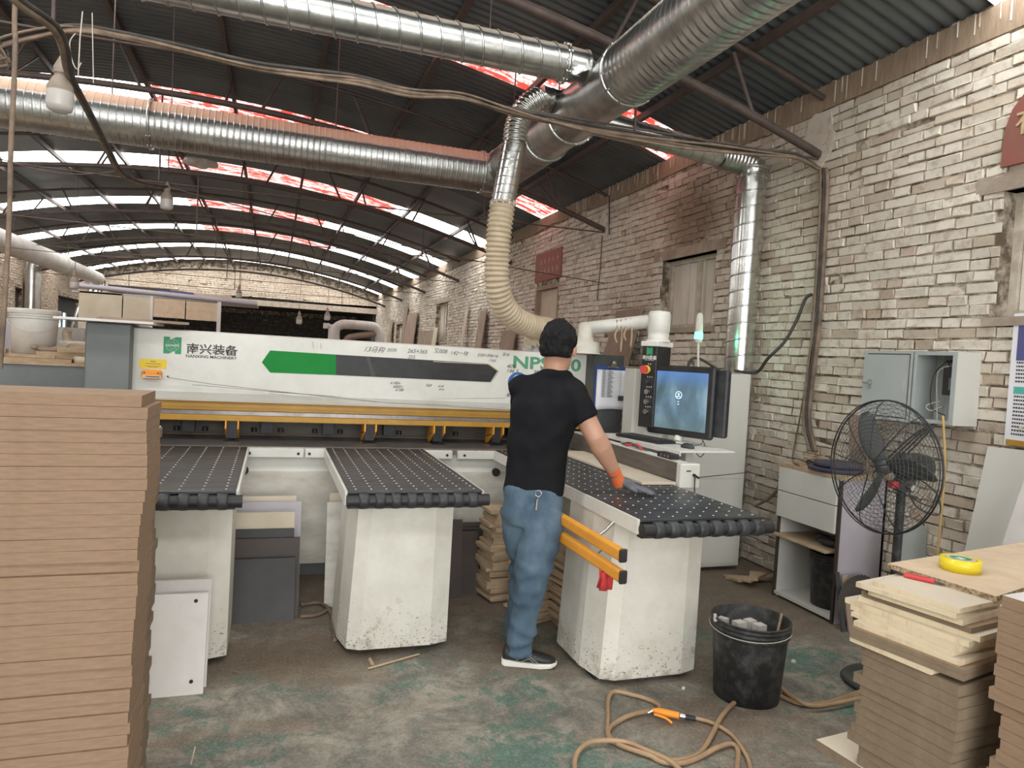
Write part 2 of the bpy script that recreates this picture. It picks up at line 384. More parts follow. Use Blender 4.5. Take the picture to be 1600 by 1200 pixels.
        me.validate(); me.update()
        o = bpy.data.objects.new(name, me); COL.objects.link(o)
        if parent is not None: o.parent = parent
        else: o.location = o3
        WLOC[o.name] = o3.copy()
        if bevel:
            b = o.modifiers.new('bevel', 'BEVEL'); b.width = bevel; b.segments = 2; b.limit_method = 'ANGLE'
        return o
def tag(o, label, cat, group=None, kind=None):
    if label: o['label'] = label
    if cat: o['category'] = cat
    if group: o['group'] = group
    if kind: o['kind'] = kind
    return o
def thing(name, label, cat, loc, group=None):
    o = bpy.data.objects.new(name, None); COL.objects.link(o); o.location = loc; o.empty_display_size = .05
    WLOC[o.name] = Vector(loc); return tag(o, label, cat, group)
def struct(o): o['kind'] = 'structure'; return o
def copy_tree(o, parent=None, loc=None, rz=None):
    c = o.copy(); COL.objects.link(c); c.parent = parent
    if loc is not None: c.location = loc
    if rz is not None: c.rotation_euler.z = rz
    for ch in list(o.children): copy_tree(ch, c)
    return c
def remesh(o, voxel, smooth=6, disp=None):
    m = o.modifiers.new('r', 'REMESH'); m.mode = 'VOXEL'; m.voxel_size = voxel; m.use_smooth_shade = True
    if smooth:
        k = o.modifiers.new('s', 'SMOOTH'); k.iterations = smooth; k.factor = .5
    bpy.context.view_layer.update()
    me = bpy.data.meshes.new_from_object(o.evaluated_get(bpy.context.evaluated_depsgraph_get()))
    o.modifiers.clear(); o.data = me
    if disp:
        ns = [v.normal.copy() for v in me.vertices]
        for v, nn in zip(me.vertices, ns): v.co += nn*disp(v.co)
        me.update()
    for p in me.polygons: p.use_smooth = True
    return o
_txt = [0]
def text_mesh(body, size, org, ux, uz, mats, name, parent, depth=.0015, align='LEFT', bold=0, shear=0, width=None):
    """lettering lying on a surface: ux = reading direction, uz = up"""
    cu = bpy.data.curves.new('t', 'FONT'); cu.body = body; cu.size = size; cu.extrude = depth/2; cu.align_x = align; cu.offset = bold; cu.shear = shear; cu.resolution_u = 3
    t = bpy.data.objects.new('t', cu); COL.objects.link(t); bpy.context.view_layer.update()
    me = bpy.data.meshes.new_from_object(t.evaluated_get(bpy.context.evaluated_depsgraph_get()))
    COL.objects.unlink(t); bpy.data.objects.remove(t)
    if width:
        w_ = max(v.co.x for v in me.vertices)-min(v.co.x for v in me.vertices)
        for v in me.vertices: v.co.x *= width/w_
    ux = Vector(ux).normalized(); uz = Vector(uz).normalized(); un = ux.cross(uz); org = Vector(org)
    o3 = WLOC[parent.name]
    for v in me.vertices: v.co = org + ux*v.co.x + uz*v.co.y + un*(v.co.z+depth/2) - o3
    me.materials.clear(); me.materials.append(MT[mats])
    o = bpy.data.objects.new(name, me); COL.objects.link(o); o.parent = parent; WLOC[o.name] = o3.copy()
    return o
def smooth_path(pts, k=6):
    pts = [Vector(p) for p in pts]; out = []
    for i in range(len(pts)-1):
        p0 = pts[max(i-1, 0)]; p1 = pts[i]; p2 = pts[i+1]; p3 = pts[min(i+2, len(pts)-1)]
        for j in range(k):
            t = j/k; out.append(.5*((2*p1)+(p2-p0)*t+(2*p0-5*p1+4*p2-p3)*t*t+(3*p1-p0-3*p2+p3)*t*t*t))
    return out+[pts[-1]]
ORD = ['first', 'second', 'third', 'fourth', 'fifth', 'sixth', 'seventh', 'eighth', 'ninth', 'tenth', 'eleventh', 'twelfth', 'thirteenth', 'fourteenth', 'fifteenth', 'sixteenth', 'seventeenth', 'eighteenth', 'nineteenth', 'twentieth', 'twenty-first', 'twenty-second', 'twenty-third', 'twenty-fourth', 'twenty-fifth', 'twenty-sixth', 'twenty-seventh', 'twenty-eighth', 'twenty-ninth', 'thirtieth', 'thirty-first', 'thirty-second', 'thirty-third', 'thirty-fourth', 'thirty-fifth', 'thirty-sixth', 'thirty-seventh', 'thirty-eighth', 'thirty-ninth', 'fortieth', 'forty-first', 'forty-second']
# ================================================================ the building
SKY = [-4.4, -.8, 2.75, 6.4, 10.0, 13.5, 17.1, 20.6, 24.2, 27.7]  # strips behind the camera are unseen, added for their light
def roof():
    m = MB(); xs = [LW-.25+(RW+.35-LW+.25)*i/30 for i in range(31)]
    y = -6.2; rows = []
    while y < FW+.2:
        rows.append(y); y += (.1/6 if y < 11 else .05)
    vs = [(x, yy, zroof(x)+(.013 if yy < 9 else .007)*math.sin(2*PI*yy/.1)+(0.007*math.sin(yy*1.7+x))) for yy in rows for x in xs]
    m.v = [Vector(v) for v in vs]; n = len(xs)
    for i in range(len(rows)-1):
        yy = rows[i]; k = None
        for j, s in enumerate(SKY):
            if abs(yy-s) < (.4 if j > 3 else .33): k = j
        for a in range(n-1):
            X = (xs[a]+xs[a+1])/2; mi = 0
            if k is not None:
                if k <= 3: mi = 2 if (X > -1.0 and k > 2) else 1
                else: mi = 2 if -1.9 < X < {4: 4, 5: 2.1, 6: 1.1, 7: 1.4}.get(k, -9) else 1
                if k == 4 and X < -1.6: mi = 1
            m.f.append([i*n+a, (i+1)*n+a, (i+1)*n+a+1, i*n+a+1]); m.m.append(mi); m.sm.append(mi == 0)
    struct(m.build('ceiling', ['roof', 'sky_white', 'sky_red']))
roof()
m = MB(); m.bb(-9, 6, -7, 36, -.2, 0); struct(m.build('floor', 'floor'))

def brick_wall(name, pos, axis, u0, u1, ztop, nsign, openings, bmat, seed, course=.066, back=.25, ustep=None):
    """axis 'y': wall in the plane x=pos running along y; bricks are real, uneven blocks on a mortar bed"""
    rnd = random.Random(seed); m = MB()
    P = (lambda u, d, z: (pos+d*nsign, u, z)) if axis == 'y' else (lambda u, d, z: (u, pos+d*nsign, z))
    us = sorted({u0, u1} | {u for o in openings for u in o[:2] if u0 < u < u1} | {u0+(u1-u0)*i/24 for i in range(25)})
    zs = sorted({0} | {z for o in openings for z in o[2:]})
    for i in range(len(us)-1):
        uc = (us[i]+us[i+1])/2
        top = [ztop(us[i]), ztop(us[i+1])]
        zz = zs+[None]
        for j in range(len(zz)-1):
            z0 = zz[j]; z1 = zz[j+1]
            zc = z0+.01 if z1 is None else (z0+z1)/2
            if any(o[0] < uc < o[1] and o[2] < zc < o[3] for o in openings): continue
            a1, b1 = (top if z1 is None else (z1, z1))
            vs = [P(us[i], 0, z0), P(us[i+1], 0, z0), P(us[i+1], 0, b1), P(us[i], 0, a1)] + [P(us[i], -back, z0), P(us[i+1], -back, z0), P(us[i+1], -back, b1), P(us[i], -back, a1)]
            m.add(vs, [(0, 1, 2, 3), (7, 6, 5, 4), (0, 4, 5, 1), (3, 2, 6, 7), (0, 3, 7, 4), (1, 5, 6, 2)], 0)
    z = .012; r = 0
    while z < 5:
        u = u0 - rnd.random()*.2; wob = rnd.uniform(-.003, .003)
        while u < u1:
            L = .238 if rnd.random() < (.58 if r % 3 else .18) else .114
            a = max(u, u0); b = min(u+L, u1); u += L+rnd.uniform(.007, .019)
            if b-a < .03: continue
            h = course-.0095
            zz0 = z+wob+rnd.uniform(-.0035, .0035)+.009*math.sin(a*1.3+r*.05)
            if zz0+h > min(ztop(a), ztop(b))-.19: continue
            segs = [(a, b)]
            for o in openings:
                if o[2]-.04 < zz0+h/2 < o[3]+.07:
                    ns = []
                    for (p, q) in segs:
                        if q <= o[0] or p >= o[1]: ns.append((p, q)); continue
                        if p < o[0]: ns.append((p, o[0]))
                        if q > o[1]: ns.append((o[1], q))
                    segs = ns
            for (p, q) in segs:
                if q-p < .03: continue
                d = .013+rnd.uniform(-.007, .007)+(rnd.random() < .06)*-.008
                j = lambda s=.0048: rnd.uniform(-s, s)
                c = .004
                B = [(p, zz0), (q, zz0), (q, zz0+h), (p, zz0+h)]; F_ = [(p+c+j(), zz0+c+j()), (q-c+j(), zz0+c+j()), (q-c+j(), zz0+h-c+j()), (p+c+j(), zz0+h-c+j())]
                tl = j(.005); tv = j(.006)
                vs = [P(x, -.002, y) for x, y in B] + [P(x, d-.003, y) for x, y in B] + [P(F_[k][0], d+(tl if k in (0, 3) else -tl)+(tv if k < 2 else -tv), F_[k][1]) for k in range(4)]
                m.add(vs, [(0, 1, 5, 4), (1, 2, 6, 5), (2, 3, 7, 6), (3, 0, 4, 7), (4, 5, 9, 8), (5, 6, 10, 9), (6, 7, 11, 10), (7, 4, 8, 11), (8, 9, 10, 11)], 1)
        z += course; r += 1
    return struct(m.build(name, ['mortar', bmat], loc=(0, 0, 0)))
OPR = [(5.66, 6.62, 1.99, 2.70), (1.45, 2.93, 1.97, 2.68), (9.45, 10.4, 0, 2.72), (16.3, 17.6, 1.9, 2.85), (22.4, 23.6, 1.4, 2.5)]
brick_wall('wall_right', RW, 'y', -6, FW, lambda u: zroof(RW), -1, OPR, 'brick', 3)
OPL = [(25.0, 27.9, 0, 2.75), (21.2, 22.2, .9, 2.7), (17.0, 18.4, .9, 2.7), (12.8, 14.2, .9, 2.7)]
brick_wall('wall_left', LW, 'y', -6, FW, lambda u: zroof(LW), 1, OPL, 'brick_left', 5)
# far gable: bricks above a concrete lintel, open dark bay below
brick_wall('wall_far', FW, 'x', LW, RW, zroof, -1, [(LW, RW, 0, 3.28)], 'brick_far', 9, course=.078)
m = MB(); m.bb(LW, RW, FW-.06, FW+.2, 3.06, 3.27); struct(m.build('trim_1', 'lintel'))
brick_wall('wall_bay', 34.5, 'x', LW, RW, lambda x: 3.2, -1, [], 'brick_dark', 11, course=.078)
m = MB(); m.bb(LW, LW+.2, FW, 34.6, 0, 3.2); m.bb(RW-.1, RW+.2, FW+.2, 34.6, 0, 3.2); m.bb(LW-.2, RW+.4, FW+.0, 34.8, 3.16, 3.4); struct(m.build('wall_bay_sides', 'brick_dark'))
m = MB(); m.bb(LW, -4.8, -6.2, -6, 0, zroof(LW)+.3); m.bb(2.8, RW, -6.2, -6, 0, 3.9); m.bb(-4.8, 2.8, -6.2, -6, 3.8, 4.8); struct(m.build('wall_back', 'mortar'))
# unpainted cement band under the eave of the right wall, with pale drips
m = MB(); rnd = random.Random(2)
y = -5.9
while y < FW:
    L = rnd.uniform(.5, .9); zt = zroof(RW)-.02
    z0 = zt-rnd.uniform(.13, .2); z1 = zt-rnd.uniform(.13, .2)
    b = min(y+L, FW)
    m.add([(RW-.014, y, z0), (RW-.014, b, z1), (RW-.012, b, zt), (RW-.012, y, zt), (RW, y, z0), (RW, b, z1), (RW, b, zt), (RW, y, zt)], [(0, 3, 2, 1), (0, 1, 5, 4), (3, 7, 6, 2), (0, 4, 7, 3), (1, 2, 6, 5)], 0)
    y = b
for i in range(60):
    y = rnd.uniform(2.2, 9); L = rnd.uniform(.08, .17)
    m.bb(RW-.018, RW-.013, y, y+rnd.uniform(.004, .009), zroof(RW)-.02-L, zroof(RW)-.02, 1)
struct(m.build('trim_2', ['plaster', 'brick']))
# cement patch where the truss goes into the wall
for k, (yy, zz, w, h, nm) in enumerate([(4.42, 3.36, .34, .44, 'trim_3'), (8.1, 3.28, .3, .34, 'trim_4')]):
    m = MB(); pts = []
    for i in range(14):
        a = 2*PI*i/14; q = 1+rnd.uniform(-.18, .18); pts.append((RW-.008, yy+w*.5*q*math.cos(a), zz+h*.5*q*math.sin(a)))
    m.plate(pts[::-1], (-1, 0, 0), .014); struct(m.build(nm, 'brick'))

# windows, doors in the right wall
def boarded_window(n, y0, y1, z0, z1, strips, dep=.12, lintel=True):
    X = RW+dep
    m = MB(); m.bb(RW+.24, RW+.27, y0-.05, y1+.05, z0-.05, z1+.05); root = struct(m.build('window_%d' % n, 'mortar'))
    m = MB(); f = .045
    for a, b, c, d in ((y0, y0+f, z0, z1), (y1-f, y1, z0, z1), (y0+f, y1-f, z1-f, z1), (y0+f, y1-f, z0, z0+f)): m.bb(X-.03, X+.03, a, b, c, d)
    ym = (y0+y1)/2-.08; m.bb(X-.035, X+.02, ym-.02, ym+.02, z0+f, z1-f)
    m.build('window_frame', 'frame_white', root)
    k = 0; w = (y1-y0-2*f)/strips
    for i in range(strips):
        a = y0+f+i*w; m = MB(); t = .012*(i % 2)
        m.bb(X-.005+t, X+.012+t, a+.004, a+w-.004, z0+f, z1-f); m.bb(X-.016+t, X-.004+t, a+.004, a+.016, z0+f, z1-f)
        m.build('blind_panel', 'blind', root)
    m = MB(); m.bb(RW-.03, RW+.12, y0-.06, y1+.06, z0-.05, z0, 0); m.build('window_sill', 'lintel', root)
    if lintel:
        m = MB(); m.bb(RW-.02, RW+.2, y0-.16, y1+.16, z1, z1+.1); m.build('lintel', 'lintel', root)
    return root
boarded_window(1, 5.66, 6.62, 1.99, 2.70, 6)
boarded_window(2, 1.45, 2.93, 1.97, 2.68, 3)
boarded_window(3, 16.3, 17.6, 1.9, 2.85, 3)
boarded_window(4, 22.4, 23.6, 1.4, 2.5, 3)
m = MB(); m.bb(RW+.06, RW+.1, 9.45, 10.4, 0, 2.72); r_ = struct(m.build('door_1', 'cream'))
m = MB(); m.bb(RW-.02, RW+.1, 9.45, 9.5, 0, 2.72); m.bb(RW-.02, RW+.1, 10.35, 10.4, 0, 2.72); m.bb(RW-.02, RW+.1, 9.5, 10.35, 2.66, 2.72); m.build('door_frame', 'dusty_board', r_)
for i, (a, b, c, d) in enumerate(OPL):
    m = MB(); m.bb(LW-.24, LW-.2, a-.02, b+.02, c-.02, d+.02)
    r_ = struct(m.build('door_2' if i == 0 else 'window_%d' % (4+i), 'grey_dark' if i == 0 else 'brown_board'))  # dark sheets stand in for the shade inside the open recesses
    if i == 0:
        m = MB(); m.bb(LW-.2, LW-.17, 25.6, 26.6, 1.5, 2.25); q = m.build('daylit_pane', M('daylit_pane', (.2, .2, .2), emit=(.75, .95, 1), estr=1.6), r_)
        m = MB(); m.bb(LW-.19, LW-.12, 26.08, 26.12, 1.5, 2.25); m.bb(LW-.19, LW-.12, 25.56, 25.6, 1.45, 2.3); m.bb(LW-.19, LW-.12, 26.6, 26.64, 1.45, 2.3); m.build('window_frame', 'grey_dark', r_)

# ---------------------------------------------------------------- roof trusses and purlins
TY = [-2.92, .74, 4.4, 8.06, 11.72, 15.4, 19.05, 22.7, 26.4]
TN = {4.4: 'directly above the beam saw, under the air ducts', 8.06: 'just behind the fat crosswise duct', 11.72: 'third from the saw, seen between two light strips', 15.4: 'fourth from the saw', 19.05: 'fifth from the saw', 22.7: 'next to last before the far gable wall', 26.4: 'nearest the far brick gable wall', .74: 'above the photographer, in front of the saw', -2.92: 'nearest the open gate'}
xl, xr = LW+.02, RW-.012
for yy in TY:
    t = thing('roof_truss', 'arched rusty steel pipe roof truss ' + TN[yy], 'roof truss', (0, yy, 3.2), 'arched roof trusses')
    xs = [xl+(xr-xl)*i/36 for i in range(37)]
    m = MB(); m.tube([(x, yy, zroof(x)-.115) for x in xs], .022, 8); m.build('top_chord', 'rust', t)
    m = MB(); m.tube([(x, yy+.0, zroof(x)-.54) for x in xs], .033, 10); m.build('bottom_chord', 'rust', t)
    m = MB(); m.tube([(xl, yy, 3.22), (-1.2, yy, 3.17), (xr, yy, 3.22)], .008, 6); m.build('tie_rod', 'rust', t)
    k = 0; x = xr-.62
    while x > xl+.3:
        m = MB(); m.tube([(x, yy, zroof(x)-.53), (x-.2+.4*(k % 2), yy, zroof(x)-.12)], .016, 6); m.build('strut', 'rust', t)
        if k % 3 == 1 and -5 < x < 3:
            m = MB(); m.tube([(x+.2, yy, 3.19), (x+.2, yy, zroof(x+.2)-.56)], .01, 6); m.build('hanger', 'rust', t)
        x -= 1.15; k += 1
PX = [3.2, 2.24, 1.33, .35, -.58, -1.53, -2.47, -3.4, -4.35, -5.3]
for i, X in enumerate(PX):
    z = zroof(X)-.06
    lab = 'dark purlin under the sheet roof, %s from the right wall' % ORD[i]
    m = MB(); m.bb(X-.02, X+.02, -6, FW, z-.035, z+.028)
    o = m.build('roof_purlin', 'rust'); tag(o, lab, 'roof beam', 'purlins under the corrugated roof')
for i, X in list(enumerate(PX[:9]))[::2]:
    m = MB(); y = 4.4; z = zroof(X)
    # braces dropping from the purlin to the lower chord
    while y < 26:
        m = MB(); m.tube([(X, y+.02, z-.52), (X, y+.75, z-.09)], .014, 6)
        o = m.build('roof_brace', 'rust')
        tag(o, 'slanting brace at the %s purlin from the right wall, %s truss from the saw' % (ORD[i], ORD[TY.index(min(TY, key=lambda q: abs(q-y)))-2]), 'brace', 'slanting roof braces')
        y += 3.66

# ---------------------------------------------------------------- air ducts
def resample(path, step):
    path = [Vector(p) for p in path]; L = [0]
    for a, b in zip(path, path[1:]): L.append(L[-1]+(b-a).length)
    n = max(2, int(L[-1]/step)+1); out = []; j = 0
    for i in range(n):
        d = L[-1]*i/(n-1)
        while j < len(L)-2 and L[j+1] < d: j += 1
        out.append(path[j].lerp(path[j+1], (d-L[j])/max(L[j+1]-L[j], 1e-9)))
    return out, L[-1]
def ribbed(m, path, r, pitch, amp, n=28, mode='sin', mi=0, spiral=0):
    step = pitch/6 if mode == 'sin' else pitch/12
    pts, L = resample(path, step); N = len(pts); rs = []
    for i in range(N):
        s = L*i/(N-1)
        if mode == 'sin': rs.append(r+amp*math.sin(2*PI*s/pitch))
        else:
            ph = (s/pitch) % 1; rs.append(r+(amp if ph < .11 else 0))
    if not spiral: return m.tube(pts, rs, n, mi)
    # helical seam: radius depends on the angle as well
    m.tube(pts, [r]*N, n, mi)
    T = (pts[-1]-pts[0]).normalized(); ref = Vector((0, 0, 1)) if abs(T.z) < .9 else Vector((1, 0, 0))
    u = (ref-T*ref.dot(T)).normalized(); w = T.cross(u); hel = []
    K = int(L/pitch*20)
    for i in range(K+1):
        s = L*i/K; a = 2*PI*s/pitch*spiral; hel.append(pts[0]+T*s+(u*math.cos(a)+w*math.sin(a))*(r+.001))
    return m.tube(hel, amp, 4, mi)
def flange(m, c, axis, r, w=.02, t=.012, mi=0):
    m.lathe(c, [(r, -w/2), (r+t, -w/2), (r+t, w/2), (r, w/2)], 32, mi, axis)
    for k in range(12):
        a = 2*PI*k/12+.2; p = (math.cos(a)*(r+t*.6), math.sin(a)*(r+t*.6))
        d = {'X': (w*.8, p[0], p[1]), 'Y': (p[0], w*.8, p[1]), 'Z': (p[0], p[1], w*.8)}[axis]
        cc = {'X': Vector(c)+Vector((0, p[0], p[1])), 'Y': Vector(c)+Vector((p[0], 0, p[1])), 'Z': Vector(c)+Vector((p[0], p[1], 0))}[axis]
        m.box(cc, tuple({'X': (w+.012, .01, .01), 'Y': (.01, w+.012, .01), 'Z': (.01, .01, w+.012)}[axis]), mi)
TX, TZ, TR = 2.05, 3.42, .198
root = thing('trunk_duct', 'big round galvanised trunk duct running the hall under the roof, beige dust on top', 'air duct', (TX, 4.5, TZ))
m = MB(); ribbed(m, [(TX, -3.5, TZ), (TX, 4.08, TZ)], TR, .055, .006, 40, 'seam'); m.build('near_duct_run', 'galv', root)
m = MB(); m.tube([(TX, 4.08, TZ), (TX, 4.32, TZ), (TX, 4.8, TZ), (TX, 5.03, TZ)], [TR, TR-.012, TR-.012, TR], 40); m.build('first_junction_sleeve', 'galv', root)
m = MB(); m.tube([(TX, 5.03, TZ), (TX, 5.2, TZ), (TX, 5.5, TZ)], [TR-.005, TR-.012, TR-.004], 40); m.build('second_junction_sleeve', 'galv', root)
m = MB(); ribbed(m, [(TX, 5.5, TZ), (TX, 7.05, TZ)], TR-.004, .05, .005, 40, 'seam'); m.lathe((TX, 7.05, TZ), [(.001, 0), (TR-.004, 0), (TR-.004, .02), (.001, .03)], 32, 0, 'Y'); m.build('far_duct_run', 'galv', root)
for Y in (4.08, 4.98, 5.5):
    m = MB(); flange(m, (TX, Y, TZ), 'Y', TR-.004, .02, .016); m.build('flange', 'galv', root)
# hanging straps
for Y in (2.0, 5.8):
    m = MB(); m.tube([(TX-TR-.004, Y, TZ), (TX-TR-.004, Y, zroof(TX-TR)-.06)], .006, 5); m.tube([(TX+TR+.004, Y, TZ), (TX+TR+.004, Y, zroof(TX+TR)-.06)], .006, 5); m.build('hanger_rod', 'rust', root)

D1Y = 4.35; D1Z = py(900, 103, D1Y).z
root = thing('upper_duct', 'slim spiral galvanised duct crossing the top left, seams widely spaced', 'air duct', (-.5, D1Y, D1Z))
m = MB(); x_fl = py(881, 95, D1Y).x
ribbed(m, [(LW+.1, D1Y, D1Z), (x_fl, D1Y, D1Z)], .11, .128, .0085, 28, spiral=1); m.build('spiral_pipe', 'galv', root)
m = MB(); m.tube([(x_fl, D1Y, D1Z), (x_fl+.12, D1Y, D1Z), (TX-TR-.0, D1Y, TZ+.05)], [.112, .108, .106], 28); m.tube([(x_fl+.14, D1Y, D1Z-.003), (x_fl+.155, D1Y, D1Z-.003)], .113, 28); m.build('end_sleeve', 'galv', root)
m = MB(); flange(m, (x_fl, D1Y, D1Z), 'X', .11, .018, .016); m.build('flange', 'galv', root)
for X in (-2.2, .1, 1.2):
    m = MB(); m.tube([(X, D1Y, D1Z+.11), (X, D1Y, zroof(X)-.56)], .004, 5); m.build('hanger_wire', 'rust', root)

D2Y = 6.68
root = thing('lower_duct', 'fat galvanised duct crossing left to right, finely ribbed, pink sawdust on top', 'air duct', (-.5, D2Y, TZ))
xa = py(237, 190, D2Y).x; xb = py(752, 262, D2Y).x; zb = py(752, 262, D2Y).z
D2Z = py(400, 218, D2Y).z
m = MB(); ribbed(m, [(LW+.1, D2Y, D2Z), (xa, D2Y, D2Z)], .192, .058, .0045, 36, 'seam'); m.build('left_duct_run', 'galv_pink', root)
m = MB(); ribbed(m, [(xa, D2Y, D2Z), (xb, D2Y, D2Z)], .187, .05, .0045, 36, 'seam'); m.build('right_duct_run', 'galv_pink', root)
m = MB(); m.tube([(xb, D2Y, D2Z), (xb+.14, D2Y, D2Z)], [.185, .18], 36); m.tube([(xb+.13, D2Y, D2Z), (TX-TR-.0, D2Y, TZ)], [.18, .19], 36); m.build('end_sleeve', 'galv_pink', root)
m = MB(); flange(m, (xa, D2Y, D2Z), 'X', .192, .02, .018); m.build('flange', 'galv', root)
m = MB(); flange(m, (xb, D2Y, D2Z), 'X', .186, .02, .014); m.build('flange', 'galv', root)
for X in (-3.5, xa-.3, .45):
    m = MB(); m.tube([(X, D2Y, D2Z+.19), (X, D2Y, zroof(X)-.06)], .006, 5); m.build('hanger_wire', 'rust', root)

# branch to the wall and down
BY = 4.99; WX = 3.69
root = thing('wall_duct', 'shiny galvanised spiral duct coming down the whitewashed wall beside the monitor', 'air duct', (WX, BY, 0))
p0 = py(985, 205, BY); p1 = py(1125, 243, BY)
m = MB(); m.tube([(TX+.19, BY, TZ+.0), (p0.x, BY, p0.z)], [.1, .09], 24); m.build('branch_collar', 'galv', root)
m = MB(); ribbed(m, [(p0.x, BY, p0.z), (p1.x, BY, p1.z)], .088, .1, .005, 24, spiral=1); m.build('branch_pipe', 'galv', root)
zf = py(1165, 265, BY).z
el = []
for i in range(13):
    a = PI/2*i/12; el.append((p1.x+(WX-p1.x)*math.sin(a), BY, zf+.02+(p1.z-zf-.02)*math.cos(a)))
m = MB(); ribbed(m, el, .108, .035, .004, 24); m.build('elbow', 'galv', root)
m = MB(); ribbed(m, [(WX, BY, zf), (WX, BY, .0)], .12, .135, .0075, 32, spiral=1); m.build('downpipe', 'galv_clean', root)
m = MB(); flange(m, (WX, BY, zf+.01), 'Z', .12, .018, .02); flange(m, (WX, BY, zf-.06), 'Z', .12, .012, .008); m.build('flange', 'galv_clean', root)

# hose dropping to the saw
HY = 4.9
root = thing('suction_hose', 'suction hose dropping to the saw, steel at the top and cream ribbed plastic below', 'hose', (1.5, HY, 1.7))
P = [(TX-.21, HY, TZ+.06), tuple(py(872, 160, HY)), tuple(py(845, 152, HY)), tuple(py(822, 168, HY)), tuple(py(808, 195, HY)), tuple(py(804, 225, HY))]
sp = smooth_path(P[2:], 8)
m = MB(); m.tube([P[0], P[1], P[2]], [.092, .083, .083], 24); m.build('connecting_sleeve', 'galv_clean', root)
m = MB(); ribbed(m, sp, .083, .03, .006, 24); m.build('corrugated_elbow', 'galv_clean', root)
m = MB(); ribbed(m, [P[-1], tuple(py(786, 318, HY))], .085, .06, .0045, 24, spiral=1); m.build('steel_pipe', 'galv_clean', root)
HP = [py(786, 316, HY), py(780, 360, HY), py(777, 405, HY+.02), py(777, 445, HY+.04), py(787, 478, HY+.1), py(808, 500, HY+.2), py(835, 511, HY+.32), py(860, 517, HY+.42), (2.02, 5.42, 1.72), (2.03, 5.43, 1.62)]
m = MB(); ribbed(m, smooth_path(HP, 8), .088, .034, .007, 28); m.build('cream_hose', 'hose', root)
m = MB(); flange(m, tuple(py(786, 318, HY)), 'Z', .086, .02, .004); m.build('hose_clamp', 'galv_clean', root)
# ================================================================ the beam saw
FY = 5.2          # front face of the beam
XL_, XR_ = -.87, 2.42
saw = thing('beam_saw', 'long white panel saw with a green and black stripe across the hall', 'saw machine', (.8, 5.5, 0))
m = MB()
m.prism([(FY, 1.235), (FY, 1.643), (FY+.03, 1.65), (FY+.75, 1.65), (FY+.75, 1.175), (FY+.02, 1.175)], 0, 1)
# re-orient the profile so it runs along x
m.v = [Vector((XL_ + v.z*(XR_-XL_+.1), v.x, v.y)) for v in m.v]
m.build('beam_cover', 'white', saw)
m = MB(); m.bb(XL_, XR_, FY-.006, FY+.0, 1.178, 1.186); m.build('cover_lip', 'cream', saw)
for z0, z1, dy, mt_, nm in ((1.112, 1.178, .035, 'ochre', 'curtain_rail'), (1.078, 1.112, .06, 'steel', 'pressure_bar'), (1.04, 1.08, .03, 'ochre', 'curtain_rail')):
    m = MB(); m.cbox(XL_, XR_, FY+dy, FY+dy+.05, z0, z1, .004); m.build(nm, mt_, saw)
m = MB(); m.bb(XL_, XR_, FY+.45, FY+.62, .9, 1.2); m.build('rear_pressure_beam', 'fence', saw)
# clamps
for pxx in (363, 576, 682, 773):
    X = py(pxx, 675, FY+.1).x
    m = MB(); sh = .05
    prof = [(FY+.0, 1.045), (FY+.0, .99), (FY+.16, .905), (FY+.2, .905), (FY+.2, 1.045)]
    for dx in (-.045, .035):
        n = len(prof); vs = [(X+dx, a, b) for a, b in prof]+[(X+dx+.01, a, b) for a, b in prof]
        m.add(vs, [list(range(n))[::-1], list(range(n, 2*n))]+[[i, (i+1) % n, n+(i+1) % n, n+i] for i in range(n)], 0)
    m.bb(X-.035, X+.035, FY+.05, FY+.14, .92, 1.04, 1); m.bb(X-.05, X+.05, FY-.01, FY+.06, .9, .906, 1)
    for k in range(3): m.cyl((X-.046, FY+.05+.045*k, .985-.01*k), (X-.05, FY+.05+.045*k, .985-.01*k), .007, 8, 1)
    m.build('hold_down_clamp', ['yellow', 'black'], saw)
for X in (-.55, -.02, .42, .88, 1.35, 1.9):
    m = MB(); m.bb(X-.04, X+.04, FY+.3, FY+.36, .93, 1.06); m.cyl((X-.09, FY+.42, .925), (X-.09, FY+.42, .955), .02, 10); m.cyl((X+.1, FY+.42, .925), (X+.1, FY+.42, .955), .02, 10); m.build('gripper', 'rubber', saw)
m = MB(); m.bb(XL_-.1, 3.4, 4.97, FY+.42, .86, .9); m.bb(XL_-.1, 3.4, FY+.42, FY+1.6, .87, .905, 1)
for k in range(11): m.bb(XL_+.3*k, XL_+.3*k+.29, FY-.2, FY-.195, .8995, .901, 1)
m.build('steel_table', ['steel', 'dusty_board'], saw)
m = MB(); m.bb(XL_-.05, 2.3, 4.99, 5.7, .1, .86); m.build('base', 'white', saw)
m = MB(); m.bb(XL_-.05, 2.3, 4.975, 4.99, .1, .735); m.build('lower_panel', 'white_dusty', saw)
m = MB(); m.bb(XL_+.05, 2.2, 5.04, 5.6, 0, .1); m.build('plinth', 'grey_mid', saw)
for a, b in ((-.62, -.16), (-.135, .225), (.235, .40), (1.02, 1.26), (1.3, 2.2)):
    m = MB(); m.cbox(a, b, 4.945, 4.985, .832, .893, .004); m.build('edge_rail', 'white', saw)
m = MB()
for X in (-.12, .19, .262, 1.22, 1.35): m = MB(); m.cyl((X, 4.9435, .86), (X, 4.946, .86), .01, 12); m.build('dark_hole_plug', 'black', saw)
for p in ((381, 735), (775, 738)):
    q = py(p[0], p[1], 4.97); m = MB(); m.cyl((q.x, 4.987, q.z), (q.x, 4.96, q.z), .03, 20); m.build('dark_hole_plug', 'black', saw)
